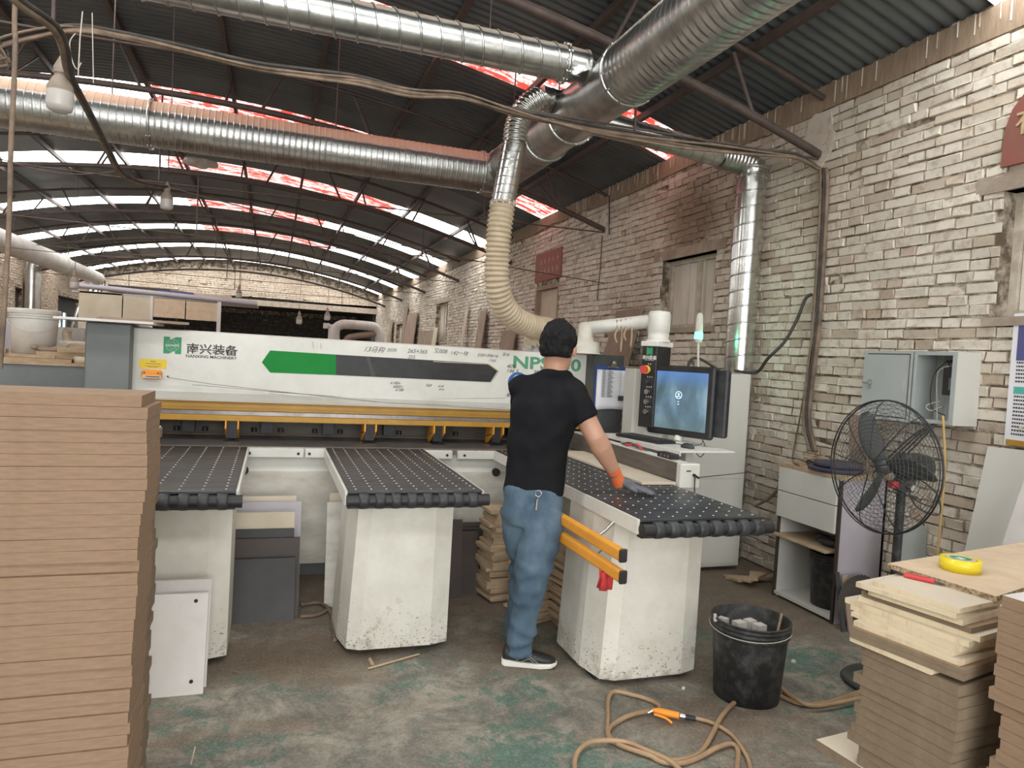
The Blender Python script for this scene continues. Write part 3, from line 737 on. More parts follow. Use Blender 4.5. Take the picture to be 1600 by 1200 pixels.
# end pillars
m = MB(); m.cbox(-1.13, XL_, FY-.09, FY+.7, .1, 1.665, .008); m.build('left_pillar', 'grey_mid', saw)['label'] = 'dark grey end pillar'
m = MB(); m.cbox(XR_-.03, 2.67, FY-.12, FY+.7, 0, 1.655, .008); m.build('right_pillar', 'grey_dark', saw)['label'] = 'near-black pillar beside the control cabinet'
m = MB(); m.lathe((2.03, 5.43, 1.64), [(.11, 0), (.1, .06), (.088, .1)], 24, 0); m.build('suction_port', 'steel', saw)

# stripe on the beam
def onb(x, y): return py(x, y, FY-.002)
m = MB(); e = .002
pl = [onb(409, 566), onb(422, 547.5), onb(525, 554), onb(525, 586), onb(422, 582)]
m.plate([Vector((p.x, FY, p.z)) for p in pl], (0, -1, 0), .003); m.build('green_window_film', 'green', saw)
pl = [onb(525, 554), onb(760, 568), onb(777, 580), onb(766, 597), onb(525, 586)]
m = MB(); m.plate([Vector((p.x, FY, p.z)) for p in pl], (0, -1, 0), .003); m.build('black_window_strip', 'black', saw)
m = MB()
for a, b, c, d in ((677, 571, 700, 571.5), (677, 579, 720, 581), (690, 588, 760, 593), (735, 568, 735, 592), (676, 566, 762, 571)):
    p, q = onb(a, b), onb(c, d); m.tube([(p.x, FY-.0035, p.z), (q.x, FY-.0035, q.z)], .0012, 4)
m.plate([Vector((p.x, FY-.003, p.z)) for p in (onb(572, 557), onb(577, 557), onb(587, 588), onb(580, 588))], (0, -1, 0), .0005)
m.build('scratches', 'print_grey', saw)
m = MB()
a, b, c, d = onb(677, 565), onb(763, 569), onb(779, 580), onb(767, 597)
for p, q in ((a, b), (b, c), (c, d)): m.tube([(p.x, FY-.002, p.z), (q.x, FY-.002, q.z)], .004, 4)
m.build('curled_film_edge', 'cream', saw)
UX, UZ = (1, 0, 0), (0, 0, 1)
def btext(s, x, y, size, mt_='ink', nm='lettering', bold=0, shear=0, fy=None, width=None):
    p = onb(x, y); return text_mesh(s, size, (p.x, (fy or FY)-.0008, p.z), UX, UZ, mt_, nm, saw, .0012, bold=bold, shear=shear, width=width)
# maker's emblem
lx, lz, lw = onb(255, 552).x, onb(255, 552).z, .108
m = MB(); pts = [(0, 0), (.36, 0), (.62, .2), (.62, 0), (1, 0), (1, 1), (.64, 1), (.38, .8), (.38, 1), (0, 1)]
pts = [(0, 0), (.3, 0), (.64, .17), (.66, 0), (1, 0), (1, 1), (.7, 1), (.36, .83), (.34, 1), (0, 1)]
m.plate([(lx+a*lw, FY, lz+b*lw*1.04) for a, b in pts], (0, -1, 0), .002); m.build('green_emblem', 'green_print', saw)
m = MB(); cx, cz = lx+lw/2, lz+lw*.52
for rr, w in ((.04, .002), (.022, .0016)):
    m.tube([(cx+rr*math.cos(2*PI*k/24), FY-.003, cz+rr*math.sin(2*PI*k/24)) for k in range(25)], w*.6, 4)
for k in range(6):
    a = 2*PI*k/6+.3; m.box((cx+.031*math.cos(a), FY-.003, cz+.031*math.sin(a)), (.006, .001, .002), 0, ry=-a)
m.build('emblem_ring', 'white_board', saw)
text_mesh('NANXING', .017, (cx, FY-.0035, cz-.006), UX, UZ, 'white_board', 'emblem_lettering', saw, .001, align='CENTER', bold=.0006)
btext('南兴装备', 290.5, 550.5, .074, 'print_grey', 'chinese_name', bold=.0013, width=.322)
btext('NANXING MACHINERY', 290, 558, .027, 'print_grey', 'latin_name', bold=.0005, width=.32)
btext('NPS330', 800, 574.5, .132, 'green_npt', 'model_lettering', bold=.0035, width=.575)
btext('High Speed Saw', 835, 583.5, .042, 'ink', 'model_subtitle', bold=.0004)
for s, x, y, z, sh in (('265×365', 636, 551, .042, .3), ('255', 637, 560, .036, .3), ('又008', 677, 551, .042, .2), ('142一块', 703, 554, .04, .3), ('330×396=6', 745, 557, .036, .3), ('816', 785, 556, .036, .3), ('1260', 763, 565, .03, .2),
                       ('409', 791, 575, .045, .4), ('146.5', 790, 582, .045, .4), ('13马钩', 567, 549, .05, .5), ('3070', 604, 549, .035, .3), ('6180x', 609, 600, .03, .5), ('4800=', 613, 606, .03, .5), ('6188', 617, 611, .03, .5), ('6×8', 684, 605, .026, .4), ('4×6', 685, 610, .026, .4), ('560', 665, 604, .03, .2)):
    btext(s, x, y, z, 'ink', 'handwriting', shear=sh, bold=-.0002)
m = MB()
for pts in (((488, 534), (490, 545)), ((501, 536), (502, 546)), ((420, 615), (600, 629), (790, 637)), ((420, 612), (600, 624), (790, 622)), ((300, 601), (500, 618), (700, 633)), ((500, 618), (501, 625))):
    pp = []
    for x, y in pts:
        q = py(x, y, FY+.003); pp.append((q.x, FY-.0012 if q.z > 1.235 else FY+.0005+(1.235-q.z)*.33, q.z))
    m.tube(pp, .0009, 4)
m.build('pencil_line', 'print_grey', saw)
# hearing protection sign
c = onb(809, 598); m = MB(); m.bb(c.x-.105, c.x+.105, FY-.0015, FY, 1.285, 1.475, 0)
m.lathe((c.x, FY-.003, c.z), [(.082, 0), (.082, .002)], 40, 1, 'Y')
m.lathe((c.x, FY-.0045, c.z-.005), [(.036, 0), (.036, .002)], 28, 0, 'Y')
m.lathe((c.x, FY-.0055, c.z-.007), [(.028, 0), (.028, .002)], 28, 1, 'Y')
m.tube([(c.x+.043*math.cos(t), FY-.004, c.z+.012+.046*math.sin(t)) for t in [PI*k/16 for k in range(17)]], .005, 5, 0)
for s in (-1, 1): m.cbox(c.x+s*.043-.011, c.x+s*.043+.011, FY-.006, FY-.003, c.z-.03, c.z+.018, .003, 0)
m.build('hearing_protection_sign', ['white_board', 'skyblue'], saw)
text_mesh('必须戴耳罩', .034, (c.x-.085, FY-.0025, 1.29), UX, UZ, 'ink', 'sign_lettering', saw, .001, bold=.0005)
# yellow sticker and cord switch on the left
a, b = onb(218, 560), onb(260, 577); m = MB(); m.bb(a.x, b.x, FY-.0015, FY, b.z, a.z); lab_ = m.build('yellow_sticker', 'yellow_label', saw)
m = MB(); w = b.x-a.x
m.bb(a.x+w*.4, a.x+w*.6, FY-.0025, FY-.0015, a.z-.018, a.z-.014); m.bb(a.x+w*.2, a.x+w*.8, FY-.0025, FY-.0015, a.z-.033, a.z-.030); m.bb(a.x+w*.2, a.x+w*.8, FY-.0025, FY-.0015, a.z-.047, a.z-.045); m.bb(a.x+w*.3, a.x+w*.7, FY-.0025, FY-.0015, a.z-.054, a.z-.052)
m.build('sticker_print', 'print_grey', saw)
s0 = onb(238, 585); m = MB(); m.cbox(s0.x-.06, s0.x+.06, FY-.05, FY, s0.z-.028, s0.z+.03, .012)
m.build('cord_switch', 'orange', saw)
m = MB(); m.bb(s0.x-.055, s0.x+.06, FY-.052, FY-.048, s0.z-.024, s0.z-.004, 0); m.cyl((s0.x-.03, FY-.055, s0.z-.012), (s0.x+.05, FY-.055, s0.z-.012), .002, 6, 1)
for dx in (-.04, .04): m.cyl((s0.x+dx, FY-.054, s0.z+.012), (s0.x+dx, FY-.05, s0.z+.012), .005, 8, 1)
m.build('switch_hardware', ['cream', 'ink'], saw)
e0 = py(262, 590, FY-.05); m = MB(); m.tube([e0, py(330, 600, FY-.03), py(420, 610, FY-.02), py(600, 629, FY-.01), py(790, 640, FY-.01), (2.35, FY-.02, 1.2)], .0015, 5); m.lathe(tuple(e0), [(.002, 0), (.008, .006), (.002, .014)], 10); m.build('pull_cord', 'cable', saw)
q = onb(908, 608); m = MB(); m.bb(q.x-.03, q.x+.035, FY-.0015, FY, q.z-.04, q.z+.035); m.build('yellow_sticker', 'yellow_label', saw)

# boards lying on top of the left pillar
m = MB(); m.cbox(-1.27, -.72, 4.95, 5.4, 1.667, 1.683, .002); o = m.build('white_shelf_board', 'white_board'); tag(o, 'white board lying on top of the dark grey saw pillar', 'board')
m = MB(); m.box((-.82, 5.2, 1.692), (.5, .32, .016), 0, rz=.3); o = m.build('brown_shelf_board', 'dusty_board'); tag(o, 'brown board lying on the white board over the saw pillar', 'board')

# ---------------------------------------------------------------- air tables
def air_table(X0, X1, Y0, Y1, label, px0, px1, PY0, cols, rows):
    zt = .9
    t = thing('air_table', label, 'work table', ((X0+X1)/2, (Y0+Y1)/2, 0), 'black perforated support tables of the saw')
    m = MB(); m.cbox(X0, X1, Y0, Y1, zt-.012, zt, .002)
    for i in range(cols):
        for j in range(rows):
            x = X0+(X1-X0)*(i+.55)/cols+((j % 2)*.0); y = Y0+.05+(Y1-Y0-.1)*j/(rows-1)
            m.lathe((x, y, zt+.0002), [(.0052, 0), (.0052, .0012)], 6, 1)
    m.build('perforated_top', ['tabletop', 'nozzle'], t)
    m = MB()
    for xa_, xb_ in ((X0-.012, X0), (X1, X1+.012)):
        m.add([(xa_, Y0+.02, zt-.07), (xb_, Y0+.02, zt-.07), (xb_, Y1, zt-.07), (xa_, Y1, zt-.07), (xa_, Y0+.02, zt-.004), (xb_, Y0+.02, zt-.004), (xb_, Y1, zt-.004), (xa_, Y1, zt-.004)], [(0, 3, 2, 1), (4, 5, 6, 7), (0, 1, 5, 4), (1, 2, 6, 5), (2, 3, 7, 6), (3, 0, 4, 7)])
    m.bb(X0, X1, Y0+.04, Y1, zt-.075, zt-.012); m.build('side_frame', 'white', t)
    m = MB(); yc = Y0-.012; zc = zt-.045
    m.cyl((X0-.006, yc, zc), (X1+.03, yc, zc), .03, 14)
    m.bb(X0, X1, Y0, Y0+.04, zt-.085, zt-.02); m.build('roller_bar', 'black', t)
    n = 8; pw = (X1-X0)/n
    for k in range(n):
        xc = X0+.075+(X1-X0-.13)*k/(n-1); m = MB()
        m.lathe((xc, yc, zc), [(.03, -.024), (.037, -.022), (.039, -.01), (.039, .01), (.037, .022), (.03, .024)], 18, 0, 'X'); m.build('roller_wheel', 'rubber', t)
    # pedestal: chamfered, tapering
    a, b = px0, px1; c = .1; y0 = PY0; y1 = PY0+.5
    pol = [(a, y0+.2), (a+.035, y0+.035), (a+c, y0), (b-c, y0), (b, y0+.035), (b, y1), (a, y1)]
    top = [(x+(.0 if x > (a+b)/2 else .035), y+(.0)) for x, y in pol]
    m = MB(); m.prism(pol, .035, zt-.075, 0, top); m.build('pedestal', 'pedestal', t)
    m = MB(); m.prism([(a+.04, y0+.1), (b-.05, y0+.08), (b-.05, y1-.05), (a+.04, y1-.05)], 0, .035); m.build('pedestal_foot', 'black', t)
    return t
air_table(-.83, -.135, 3.46, 4.96, 'left air table, half hidden behind the tall board stack', -.76, -.155, 3.66, 7, 19)
air_table(.37, 1.045, 3.44, 4.96, 'middle black air table between the stack and the man', .385, .955, 3.63, 9, 20)
T3 = air_table(1.585, 2.24, 2.755, 4.96, 'right black air table the man leans on', 1.55, 2.125, 3.04, 9, 27)
# yellow guard rails on the right table
for zz, nm in ((.765, 'guard_rail'), (.675, 'guard_rail')):
    a, b = px(975, 853 if zz > .7 else 884, 1.455), 3.9
    dz = 0
    m = MB(); m.cbox(1.44, 1.475, a.y+.012, b, zz-.028, zz+.028, .008)
    for k in (-.012, .0, .012): m.bb(1.438, 1.441, a.y+.012, b, zz+k-.002, zz+k+.002, 0)
    r_ = m.build(nm, 'yellow', T3)
    m = MB(); m.cbox(1.438, 1.477, a.y, a.y+.014, zz-.03, zz+.03, .006); m.build('end_cap', 'black', r_)
m = MB()
for yy in (2.98, 3.6):
    m.tube([(1.475, yy, .765), (1.53, yy+.02, .79), (1.59, yy+.03, .84)], .008, 6); m.tube([(1.475, yy, .675), (1.56, yy+.06, .70), (1.575, yy+.08, .71)], .008, 6)
m.bb(1.50, 1.51, 2.97, 3.7, .655, .66); m.build('rail_bracket', 'chrome', T3)
m = MB(); rr = random.Random(4)
for i in range(7):
    x = 1.455+rr.uniform(-.02, .025); y = 2.84+rr.uniform(-.035, .035)
    m.loft([((x, y, .655), (.012, 0, 0), (0, .012, 0)), ((x+.006, y, .62), (.022, .01, 0), (0, .012, 0)), ((x-.004, y-.005, .575+rr.uniform(-.01, .02)), (.018, -.006, 0), (0, .01, 0))], 0, 8)
o = m.build('red_rag', 'red_cloth'); tag(o, 'small red rag hanging under the lower yellow guard rail', 'rag')

# fence and board on the right table
t = thing('side_fence', 'long brown side fence with white end block on the right air table', 'fence', (2.3, 4.3, .9))
m = MB(); m.cbox(2.262, 2.335, 3.58, 5.15, .902, 1.03, .003); m.build('fence_bar', 'fence', t)
m = MB(); m.bb(2.33, 2.336, 3.58, 5.15, .905, 1.027); m.bb(2.262, 2.335, 3.58, 5.15, 1.03, 1.034); m.build('fence_trim', 'white', t)
m = MB(); m.cbox(2.262, 2.395, 3.53, 3.58, .885, 1.03, .006); eb = m.build('end_block', 'white', t)
m = MB(); m.bb(2.30, 2.33, 3.528, 3.531, .985, .992); m.cyl((2.35, 3.52, .965), (2.35, 3.54, .965), .009, 10); m.tube([(2.35, 3.515, .965), (2.345, 3.505, .9), (2.345, 3.5, .85)], .004, 6); m.tube([(2.35, 3.515, .965), (2.375, 3.51, .95)], .006, 6); m.tube([(2.36, 3.515, .952), (2.9, 3.75, .945)], .0025, 5); m.build('lock_handle', 'black', eb)
m = MB(); m.cbox(2.03, 2.255, 3.56, 4.85, .9025, .918, .002); o = m.build('loose_board', ['mela_top']); tag(o, 'pale board lying on the right air table along the fence', 'board')
# odds and ends on the fence
rr = random.Random(6)
m = MB(); m.tube([(2.30, 4.6, 1.05), (2.30, 4.75, 1.05)], .012, 8, 0); m.tube([(2.30, 4.75, 1.05), (2.30, 4.84, 1.045)], .005, 6, 1); o = m.build('screwdriver', ['yellow', 'chrome']); tag(o, 'yellow handled screwdriver lying on the side fence', 'tool')
m = MB(); m.tube(smooth_path([(2.29, 4.05, 1.043), (2.31, 4.15, 1.06), (2.29, 4.25, 1.045), (2.32, 4.33, 1.043)], 4), .008, 6, 0); m.tube(smooth_path([(2.32, 4.02, 1.043), (2.29, 4.12, 1.05), (2.31, 4.24, 1.06), (2.29, 4.32, 1.043)], 4), .007, 6, 1); o = m.build('pliers', ['red', 'grey_dark']); tag(o, 'red and black pliers lying on the side fence under the keyboard', 'tool')
m = MB(); m.cbox(2.27, 2.33, 3.66, 3.82, 1.034, 1.066, .004); 
for k in range(3): m.bb(2.268, 2.271, 3.68+.04*k, 3.7+.04*k, 1.042, 1.058, 1)
o = m.build('black_block', ['black', 'cable']); tag(o, 'small black block on the near end of the fence', 'block')

# ---------------------------------------------------------------- control cabinet, column, monitor
cb = thing('control_cabinet', 'big white machine cabinet standing against the whitewashed wall', 'cabinet', (2.95, 4.77, 0))
m = MB(); m.cbox(2.56, 3.595, 4.69, 4.862, .03, 1.567, .01); m.build('upper_body', 'cabinet_beige', cb)
m = MB(); m.bb(2.58, 3.55, 4.684, 4.69, .74, 1.54); m.bb(2.58, 3.55, 4.684, 4.69, .06, .728); m.build('door_panel', 'cabinet_beige', cb)
m = MB(); m.bb(2.56, 3.5, 4.69, 4.862, 1.567, 1.575); m.build('dusty_top', 'dusty_board', cb)
# signal lamp
sg = thing('signal_lamp', 'signal tower with lit green lamp on the white cabinet', 'signal light', (3.165, 4.79, 1.575))
m = MB(); m.cyl((3.165, 4.79, 1.575), (3.15, 4.79, 1.79), .009, 10); m.cyl((3.165, 4.79, 1.575), (3.165, 4.79, 1.585), .03, 14); m.build('stem', 'plastic_white', sg)
m = MB(); m.lathe((3.15, 4.79, 1.79), [(.02, 0), (.03, .02), (.03, .03)], 18); m.build('socket', 'plastic_white', sg)
m = MB(); m.cyl((3.15, 4.79, 1.82), (3.15, 4.79, 1.872), .032, 20); m.build('green_lamp', 'green_lamp', sg)
m = MB(); m.lathe((3.15, 4.79, 1.872), [(.029, 0), (.029, .07), (.028, .072), (.026, .13), (.015, .15), (.001, .155)], 18); m.build('upper_lamps', 'plastic_white', sg)
L = bpy.data.lights.new('green_lamp_light', 'POINT'); L.energy = .9; L.color = (.15, 1, .45); L.shadow_soft_size = .05
lo = bpy.data.objects.new('green_lamp_light', L); COL.objects.link(lo); lo.location = (3.24, 4.74, 1.85)
m = MB(); P = [py(1074, 575, 4.8), py(1080, 562, 4.8), py(1092, 560, 4.8), py(1110, 570, 4.8), py(1125, 578, 4.8)]; P[0].z = 1.58; P[-1].z = 1.58
m.tube(smooth_path(P, 5), .011, 8); o = m.build('power_cable', 'cable_black'); tag(o, 'black cable looping over the white cabinet top behind the monitor', 'cable')

# column with buttons; local frame aligned with the monitor
A = Vector((-.415, .91, 0)); B = Vector((.91, .415, 0)); ZV = Vector((0, 0, 1)); NF = Vector((-.91, -.415, 0))
R3 = lambda a, b: Matrix((a, b, (0, 0, 1))).transposed()
ct = thing('control_column', 'black control column with round buttons left of the monitor', 'control panel', (2.62, 4.35, 1.15))
O = py(1027, 541, 4.34); O = Vector((O.x, O.y, 1.15))
m = MB(); mt3 = Matrix((B, -A, ZV)).transposed()
# body: from corner O, width along A = .13, depth along B = .16
def obox(m, a0, a1, b0, b1, z0, z1, mi=0, c=.004, O=O): m.cbox(b0, b1, -a1, -a0, z0-O.z, z1-O.z, c, mi, mt3, O)
obox(m, 0, .125, 0, .17, 1.155, 1.725); m.build('column_body', 'black', ct)
m = MB(); obox(m, -.01, .135, -.01, .18, 1.725, 1.76); m.build('column_cap', 'white', ct)
m = MB(); obox(m, -.04, .115, .06, .15, .92, 1.155); m.build('column_foot', 'cabinet_beige', ct)
def onA(a, z): return O + A*a + NF*.001 + ZV*(z-O.z)
m = MB(); q = onA(.055, 1.56)
m.tube([q+A*.02, q+NF*.018+A*.02], .03, 18, 0); m.build('emergency_collar', 'yellow_label', ct)
m = MB(); m.tube([q+NF*.015+A*.02, q+NF*.04+A*.02], [.024, .03], 18, 0); m.build('emergency_button', 'red', ct)
m = MB(); q = onA(.06, 1.475); m.tube([q, q+NF*.012], .02, 14); m.tube([q+A*.014+ZV*.01+NF*.014, q-A*.014-ZV*.008+NF*.014], .007, 8); m.build('selector_knob', 'rubber', ct)
for z in (1.405, 1.335, 1.265):
    m = MB(); q = onA(.06, z); m.tube([q, q+NF*.014], [.021, .018], 16); m.build('round_button', 'chrome', ct)
m = MB()
for z in (1.6, 1.51, 1.44, 1.37, 1.30):
    for k in (-.018, 0, .018)[:3 if z < 1.55 else 2]:
        q = onA(.045-k, z); m.box(q, (.008, .002, .01), 0, mat=mt3)
m.build('button_caption', 'white_board', ct)
m = MB(); q = onA(.085, 1.665); lw = .05
m.plate([q - A*(a*lw) + ZV*(b*lw*1.04) for a, b in pts] if False else [q - A*(a_*lw) + ZV*(b_*lw*1.04) for a_, b_ in [(0, 0), (.3, 0), (.64, .17), (.66, 0), (1, 0), (1, 1), (.7, 1), (.36, .83), (.34, 1), (0, 1)]], NF, .002); m.build('green_emblem', 'green_print', ct)
text_mesh('南兴装备', .03, onA(.118, 1.635), -A, ZV, 'white_board', 'chinese_name', ct, .001, bold=.0008)
m = MB(); m.bb(0, .001, 0, .001, 0, .001); m = MB(); q = onA(.06, 1.628); m.box(q, (.001, .08, .003), 0, mat=Matrix((NF, -A, ZV)).transposed()); m.build('latin_name', 'white_board', ct)

mn = thing('monitor', 'computer monitor with blue login screen facing the operator', 'monitor', (2.7, 4.2, 1.1))
Rr = Vector((2.72, 3.97, 0)); wM = .452
def mo(a, n, z): return Rr + A*a + NF*n + ZV*z     # a from the right edge towards the left
mm3 = Matrix((-A, -NF, ZV)).transposed()
def mbox(m, a0, a1, n0, n1, z0, z1, c=.006, mi=0): m.cbox(-a1, -a0, -n1, -n0, z0, z1, c, mi, mm3, Rr)
m = MB(); mbox(m, -.03, wM+.03, -.045, 0, 1.12, 1.6, .012); m.build('bezel', 'black', mn)
m = MB(); mbox(m, -.1, wM-.1, -.1, -.046, 1.14, 1.585, .01); m.build('rear_housing', 'rubber', mn)
m = MB(); mbox(m, .012, wM-.012, 0, .002, 1.165, 1.558, .0005); sc_ = m.build('screen', 'screen', mn)
m = MB(); q = mo(.23, .003, 1.4)
def ringm(m, c, r0, r1, n=20):
    vs = []
    for k in range(n):
        a = 2*PI*k/n; d = -A*math.cos(a)+ZV*math.sin(a); vs += [c+d*r0, c+d*r1, c+d*r0+NF*.001, c+d*r1+NF*.001]
    F = []
    for k in range(n):
        a, b = 4*k, 4*((k+1) % n); F += [[a, a+1, b+1, b], [a+2, b+2, b+3, a+3], [a, b, b+2, a+2], [a+1, a+3, b+3, b+1]]
    m.add(vs, F)
ringm(m, q, .022, .026); ringm(m, q+ZV*.006, .0, .007); m.tube([q+A*.014-ZV*.014+NF*.0005, q-ZV*.006+NF*.0005, q-A*.014-ZV*.014+NF*.0005], .0025, 5)
m.box(q-ZV*.045, (.01, .001, .005), 0, mat=mm3); m.box(q-ZV*.062, (.014, .001, .004), 0, mat=mm3); m.build('login_icon', 'icon', sc_)
m = MB(); q = mo(.23, -.03, 1.09); m.tube([mo(.23, -.04, 1.14), mo(.23, -.02, 1.085)], .03, 10); mbox(m, .13, .33, -.08, .06, 1.077, 1.087, .003); m.build('stand', 'white', mn)

# keyboard tray
D = Vector((-.05, 1, 0)).normalized(); E_ = Vector((1, .05, 0)); td = Matrix((E_.normalized(), D, ZV)).transposed()
T0 = Vector((2.40, 3.77, 1.06))
tr = thing('keyboard_tray', 'white keyboard tray with curled front edge below the monitor', 'tray', tuple(T0))
m = MB(); m.cbox(0, .42, 0, .95, 0, .012, .002, 0, td, T0); m.cbox(0, .01, 0, .95, -.02, 0, .001, 0, td, T0); m.build('tray_board', 'white', tr)
m = MB(); m.cbox(.3, .36, .35, .55, -.16, -.001, .004, 0, td, T0); m.build('bracket', 'white', tr)
KD = Vector((-.2, .98, 0)).normalized(); KE = Vector((.98, .2, 0)); kd = Matrix((KE, KD, ZV)).transposed(); K0 = Vector((2.435, 4.09, 1.073))
kb = thing('keyboard', 'black computer keyboard on the white tray', 'keyboard', tuple(K0))
m = MB(); m.cbox(0, .16, 0, .45, 0, .018, .004, 0, kd, K0); m.build('keyboard_case', 'black', kb)
m = MB()
for r in range(6):
    for k in range(19):
        if r == 0 and k % 5 == 4: continue
        m.cbox(.012+r*.023, .031+r*.023, .01+k*.0228, .03+k*.0228, .018, .024, .002, 0, kd, K0)
o = m.build('keys', 'rubber', kb); o['kind'] = 'stuff'
ms = Vector((2.55, 3.92, 1.073)); m = MB(); m.blob(ms+ZV*.003, (.032, .055, .03), .2, 16)
m.v = [Vector((v.x, v.y, max(v.z, 1.073))) for v in m.v]; o = m.build('mouse', 'rubber'); tag(o, 'black computer mouse on the tray beside the keyboard', 'mouse')
m = MB(); m.tube(smooth_path([(2.6, 3.95, 1.08), (2.66, 3.93, 1.1), (2.7, 3.98, 1.14)], 4)+[], .0025, 5); m.tube(smooth_path([mo(.08, -.05, 1.15), mo(.03, -.05, 1.06), mo(.05, -.03, 1.0), mo(.1, -.05, 1.02)], 5), .003, 5); o = m.build('monitor_cable', 'cable_black'); tag(o, 'thin black cable hanging below the right side of the monitor', 'cable')

# clipboard hung on the dark pillar
CY = FY-.122; t = thing('clipboard', 'blue clipboard with printed sheets hanging on the dark saw pillar', 'clipboard', (2.56, CY, 1.2))
a, b = py(932, 571, CY), py(978, 640, CY)
m = MB(); m.cbox(a.x-.005, b.x+.01, CY-.004, CY, b.z+.0, a.z, .001); m.build('backing', 'blue', t)
m = MB(); N = 8; vs = []
for i in range(N+1):
    for j in range(N+1):
        u, v = i/N, j/N; vs.append((a.x+.008+(b.x-a.x+.002)*u, CY-.006-.012*(u*u)*(1-v)-.004*math.sin(u*5+v*3)*(1-v), b.z-.01+(a.z-.02-b.z)*v+.012*(1-v)*math.sin(u*3)))
m.add(vs, [[i*(N+1)+j, (i+1)*(N+1)+j, (i+1)*(N+1)+j+1, i*(N+1)+j+1] for i in range(N) for j in range(N)], 0, True); ps = m.build('paper_sheets', 'paper', t)
s = ps.modifiers.new('s', 'SOLIDIFY'); s.thickness = .004
m = MB(); x0, x1 = a.x+.05, b.x-.07
for k in range(18):
    z = a.z-.035-k*.0125; m.bb(x0, x1, CY-.0145, CY-.0138, z, z+.0012)
    m.bb(x0+.005, x0+.03, CY-.0145, CY-.0138, z+.004, z+.008); m.bb(x0+.05, x0+.05+.03+.03*((k*7) % 3)/3, CY-.0145, CY-.0138, z+.004, z+.008)
for x in (x0, x0+.04, x1): m.bb(x, x+.0012, CY-.0145, CY-.0138, a.z-.035-17*.0125, a.z-.025)
m.bb(b.x-.09, b.x-.03, CY-.023, CY-.0225, b.z+.07, b.z+.11); m.build('printed_table', 'print_grey', t)
m = MB(); cx = (a.x+b.x)/2; m.cbox(cx-.05, cx+.05, CY-.02, CY-.004, a.z-.015, a.z, .003); m.plate([(cx-.03, CY-.02, a.z-.004), (cx+.03, CY-.02, a.z-.004), (cx+.014, CY-.024, a.z+.045), (cx-.014, CY-.024, a.z+.045)], (0, -1, 0), .003); m.lathe((cx, CY-.03, a.z+.028), [(.009, 0), (.009, .006)], 14, 0, 'Y'); m.build('clip', 'chrome', t)

# white suction pipe over the cabinet
t = thing('white_pipe', 'white suction pipe elbowing over the saw and onto the control column', 'pipe', (2.6, 4.7, 1.76))
cc = O + A*.06 + B*.09; top = 1.95
m = MB(); m.lathe((cc.x, cc.y, 1.76), [(.085, 0), (.085, .015), (.072, .018), (.075, .07), (.078, .074), (.078, .19), (.07, .215), (.001, .225)], 28); m.build('column_elbow', 'white', t)
ex = py(915, 520, 5.05)
m = MB(); m.tube([(cc.x-.02, cc.y+.02, 1.91), (ex.x+.05, ex.y, 1.86), (ex.x, ex.y, 1.85)], [.05, .052, .05], 20); m.build('horizontal_run', 'white', t)
m = MB(); m.lathe((ex.x, ex.y, 1.655), [(.13, 0), (.13, .005), (.12, .01), (.115, .09), (.07, .1), (.07, .125), (.058, .13), (.06, .2), (.05, .24), (.001, .25)], 4 if False else 20); m.build('saw_side_elbow', 'white_dusty', t)
for k, (u, dz) in enumerate(((.38, -.17), (.45, -.12), (.52, -.2), (.58, -.13))):
    p = Vector((cc.x-.02, cc.y+.02, 1.91)).lerp(Vector((ex.x, ex.y, 1.85)), u); m = MB() if k == 0 else m
    m.tube(smooth_path([p+Vector((0, -.054, .04)), p+Vector((.004, -.06, -.02)), p+Vector((.012*(-1)**k, -.056, -.08)), p+Vector((.01, -.055, dz))], 4), [.008]*12+[.004], 5)
o = m.build('hanging_tape_strips', 'wood'); tag(o, 'torn brown tape strips dangling from the white suction pipe', 'tape')
# ================================================================ stacks of boards
rs = random.Random(12)
# tall stack on the left
tD = 2.0
cz = pd(222, 618, tD).z; NB = 42; th = cz/NB
c0 = pd(223, 640, tD); BD = .25; X_R, Y_F = c0.x, c0.y
m = MB(); m.bb(-.6, .6, -BD/2, BD/2, 0, th-.0008); proto = m.build('mdf_board', 'mdf', loc=(0, 0, 0))
offs = [-.004, .014, .012, .012, .014, .016, .018, .018, .014, .010, .006, .004, .0, .002, .004, .004, .006, .003, .003, -.002, -.002, -.004, -.003, -.004, -.002, -.004, -.006]
for i in range(NB):
    o = proto if i == 0 else copy_tree(proto)
    ox = offs[i] if i < len(offs) else rs.uniform(-.008, .004)
    o.location = (X_R-.6+ox, Y_F+BD/2+rs.uniform(-.006, .006), cz-(i+1)*th); o.rotation_euler.z = rs.uniform(-.008, .008)
    tag(o, 'raw brown MDF board in the tall left stack, %s from the top' % (ORD[i] if i else 'topmost, first'), 'board', 'boards of the tall left stack')
YB = Y_F+BD+.03
b1 = py(250, 667, YB+.34); NB2 = int(b1.z/th)
th2 = b1.z/NB2
m = MB(); m.bb(-.6, .6, -.17, .17, 0, th2-.0008); proto2 = m.build('mdf_board', 'mdf_dark', loc=(0, 0, 0))
proto2.data.materials.append(MT['white_board']); 
for i in range(NB2):
    o = proto2 if i == 0 else copy_tree(proto2)
    o.location = (b1.x-.6+rs.uniform(-.008, .008), YB+.17+rs.uniform(-.006, .006), b1.z-(i+1)*th2); o.rotation_euler.z = rs.uniform(-.01, .01)
    tag(o, 'raw MDF board in the lower stack behind the tall one, %s from the top' % ORD[i], 'board', 'boards of the stack hidden behind the tall left stack')
m = MB(); m.bb(b1.x-1.2, b1.x+.004, YB, YB+.34, b1.z, b1.z+.004); o = m.build('white_sheet', 'white_board'); tag(o, 'thin white sheet on the lower stack behind the tall left stack', 'sheet')

